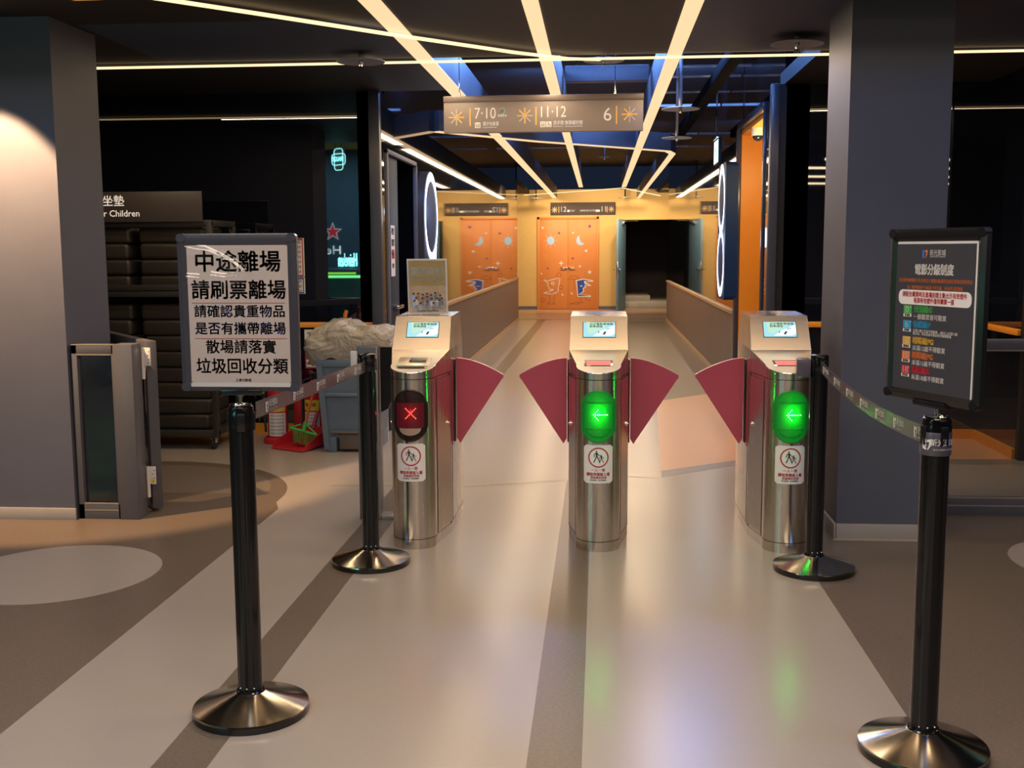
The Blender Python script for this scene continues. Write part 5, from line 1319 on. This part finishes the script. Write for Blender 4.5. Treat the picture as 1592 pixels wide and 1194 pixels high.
q = MB(); q.tube([(0, 0.13, 0.12), (0, 0.16, 0.18), (0.0, 0.19, 0.24)], 0.012, m_redpl, 10); q.build('grip', t)
t = thing('broom', 'small broom with orange stick and green head standing in the dustpan', 'broom', (-2.08, 7.47, 0.028))
MB().tube([(0.005, 0.0, 0.13), (0.075, 0.03, 0.40)], 0.010, m_handle, 12).build('stick', t)
q = MB(); q.tube([(0.0, 0, 0.10), (0.012, 0.002, 0.165)], [0.016, 0.014], m_green, 12); q.tube([(-0.10, 0.01, 0.125), (0.10, -0.01, 0.075)], 0.009, m_green, 8); q.tube([(0.02, 0, 0.15), (0.095, -0.01, 0.08)], 0.006, m_green, 8); q.tube([(-0.02, 0, 0.15), (-0.095, 0.01, 0.125)], 0.006, m_green, 8); q.build('head', t)
q = MB()
rb = random.Random(5)
for k in range(46):
    u = k / 45; x = -0.085 + 0.17 * u; zt = 0.12 - 0.045 * u
    q.tube([(x, 0.004 - 0.01 * u, zt), (x * 0.75 + rb.uniform(-0.01, 0.01), -0.012 + rb.uniform(-0.015, 0.015), max(0.004, zt - 0.085 - rb.uniform(0, 0.02)))], 0.0028, m_bristle, 4)
q.build('bristles', t)

# ------------------------------------------------------------------ bar across the lobby (mirrored in the black glass)
t = thing('bar_counter', 'lobby bar counter with green under light, mirrored in the left glass', 'bar counter', (-5.0, -0.45, 0))
q = MB(); q.box((-2.0, -0.35, 0.0), (1.28, 0.20, 1.02), m_bargreen, 0.004); q.build('counter_front', t)
MB().box((-2.05, -0.40, 1.06), (1.32, 0.27, 1.11), m_barblue, 0.006).build('counter_top', t)
MB().box((-2.0, 0.20, 1.03), (1.28, 0.215, 1.058), m_bargl).build('under_light', t)
MB().box((-2.2, -1.60, 0.0), (1.35, -1.5, 3.05), m_barwall).build('back_wall', t)
m_bc = mat('bar_canopy_olive', (0.20, 0.24, 0.06), rough=0.5, noise_amt=0.1)
q = MB(); q.box((-2.2, -1.5, 3.05), (1.55, 0.9, 3.40), m_bc); q.box((-2.2, 0.84, 2.85), (1.55, 0.9, 3.05), m_bc); q.build('canopy', t)
lamp_spot('canopy_fill_spot', (-5.4, 2.5, 0.5), (-4.0, 0.5, 3.05), 260, (0.75, 0.95, 0.30), 50, 0.6, 0.02)  # unseen spot added low in the lobby to brighten the canopy
lamp_area('bar_front_light', (-4.6, 0.05, 1.0), (2.4, 0.08), 4, (0.2, 1.0, 0.35), (R(30), 0, 0))
lamp_area('bar_wall_light', (-4.2, -0.8, 3.0), (2.0, 0.3), 60, (0.4, 0.8, 1.0))
BF = Matrix.Rotation(PI, 4, 'Z') @ FACE(0, 0, 0)     # faces +Y; local x points to -X
t = thing('letter_sign', 'glowing white beer lettering standing on the lobby bar counter', 'sign', (-4.0, -0.40, 1.11))
q = MB(BF); q.text('Heineken', 0.29, -0.12, 0.125, 0, m_neonc, 0.008, width=0.29); q.build('letters', t)
MB().box((-0.22, -0.01, 0.0), (0.22, 0.05, 0.02), m_barblue, 0.003).build('plinth', t)
t = thing('wall_emblem', 'red star with white outline over white wordmark on the bar wall', 'emblem', (-4.48, -1.94, 1.44))
q = MB(BF); q.sheet(star4(0, 0.26, 0.165, 0.42, 5), 0.004, m_letw); q.sheet(star4(0, 0.26, 0.135, 0.40, 5), 0.008, m_starred); q.build('star', t)
q = MB(BF); q.text('Heineken', 0.20, 0.30, -0.05, 0.004, m_letw, 0.01, width=0.86); q.build('wordmark', t)
t = thing('beer_tap', 'blue lit arched beer dispenser on the lobby bar counter', 'dispenser', (-4.42, -0.5, 1.11))
q = MB(BF); q.prism([(-0.12, 0), (0.12, 0), (0.12, 0.22)] + [(0.12 * math.cos(a), 0.22 + 0.12 * math.sin(a)) for a in [PI * i / 12 for i in range(1, 12)]] + [(-0.12, 0.22)], 0, 0.10, mat('tap_blue', (0.05, 0.08, 0.3), rough=0.3, emit=(0.10, 0.18, 0.75), estr=1.5)); q.build('arch', t)


def neon(x, y, z, rz, k, label):
    t = thing('neon_sign', label, 'neon sign', (x, y, z), rz)
    def loop(w_, h_, r_): return [(k * u, 0, k * v) for u, v in rrect(-w_ / 2, -h_ / 2, w_ / 2, h_ / 2, r_, 4)]
    q = MB()
    q.tube(loop(0.44, 0.24, 0.07), 0.010 * k, m_neonc, 8, None, True); q.tube(loop(0.28, 0.46, 0.07), 0.010 * k, m_neonc, 8, None, True); q.build('tubes', t)
    q = MB(BF); q.text('DRAUGHT', 0.14 * k, 0, 0, 0.012, m_neonc, 0.02, width=0.38 * k); q.build('letters', t)
    MB().box((-0.15 * k, -0.03, -0.24 * k), (0.15 * k, -0.02, 0.24 * k), m_lobdark).build('back_plate', t)
    for sx in (-1, 1): MB().lathe([(0.003, 0.22 * k), (0.003, 0.22 * k + 0.5)], m_tray, 6, Matrix.Translation((sx * 0.1 * k, 0, 0))).build('cord', t)
    return t


neon(-2.96, 3.9, 2.42, R(36), 0.52, 'turquoise neon beer sign mirrored in the left glass')
neon(3.45, 5.95, 2.34, R(-30), 0.42, 'turquoise neon beer sign mirrored in the right recess')
# lobby line lights, soffit and screen mirrored on the right and left
for k, (yy, dz) in enumerate(((1.5, 0.0), (0.0, 0.0), (-1.8, 0.0), (-3.6, 0.0))):
    t = MB(); t.box((2.6, yy - 0.02, 2.50), (8.0, yy + 0.02, 2.53), m_lobl); o = t.build('lobby_light')
    o.rotation_euler = (0, 0, R(-12)); o.location = (0, 1.0, 0)
    tag(o, 'thin lobby ceiling line light mirrored in the right glass', 'ceiling light', 'mirrored lobby lights')
o = MB().box((-8.6, -2.6, 2.42), (-6.0, -2.2, 3.0), m_lob).build('lobby_soffit'); tag(o, 'brown lobby soffit mirrored above the cushion rack', 'soffit')
lamp_area('soffit_light', (-7.2, -1.2, 2.3), (1.5, 0.4), 14, WARM, (R(60), 0, 0))
o = MB().box((5.2, -0.25, 1.85), (5.38, -0.2, 1.98), m_cyan).build('lobby_screen'); tag(o, 'small cyan lobby screen mirrored in the right glass', 'screen')
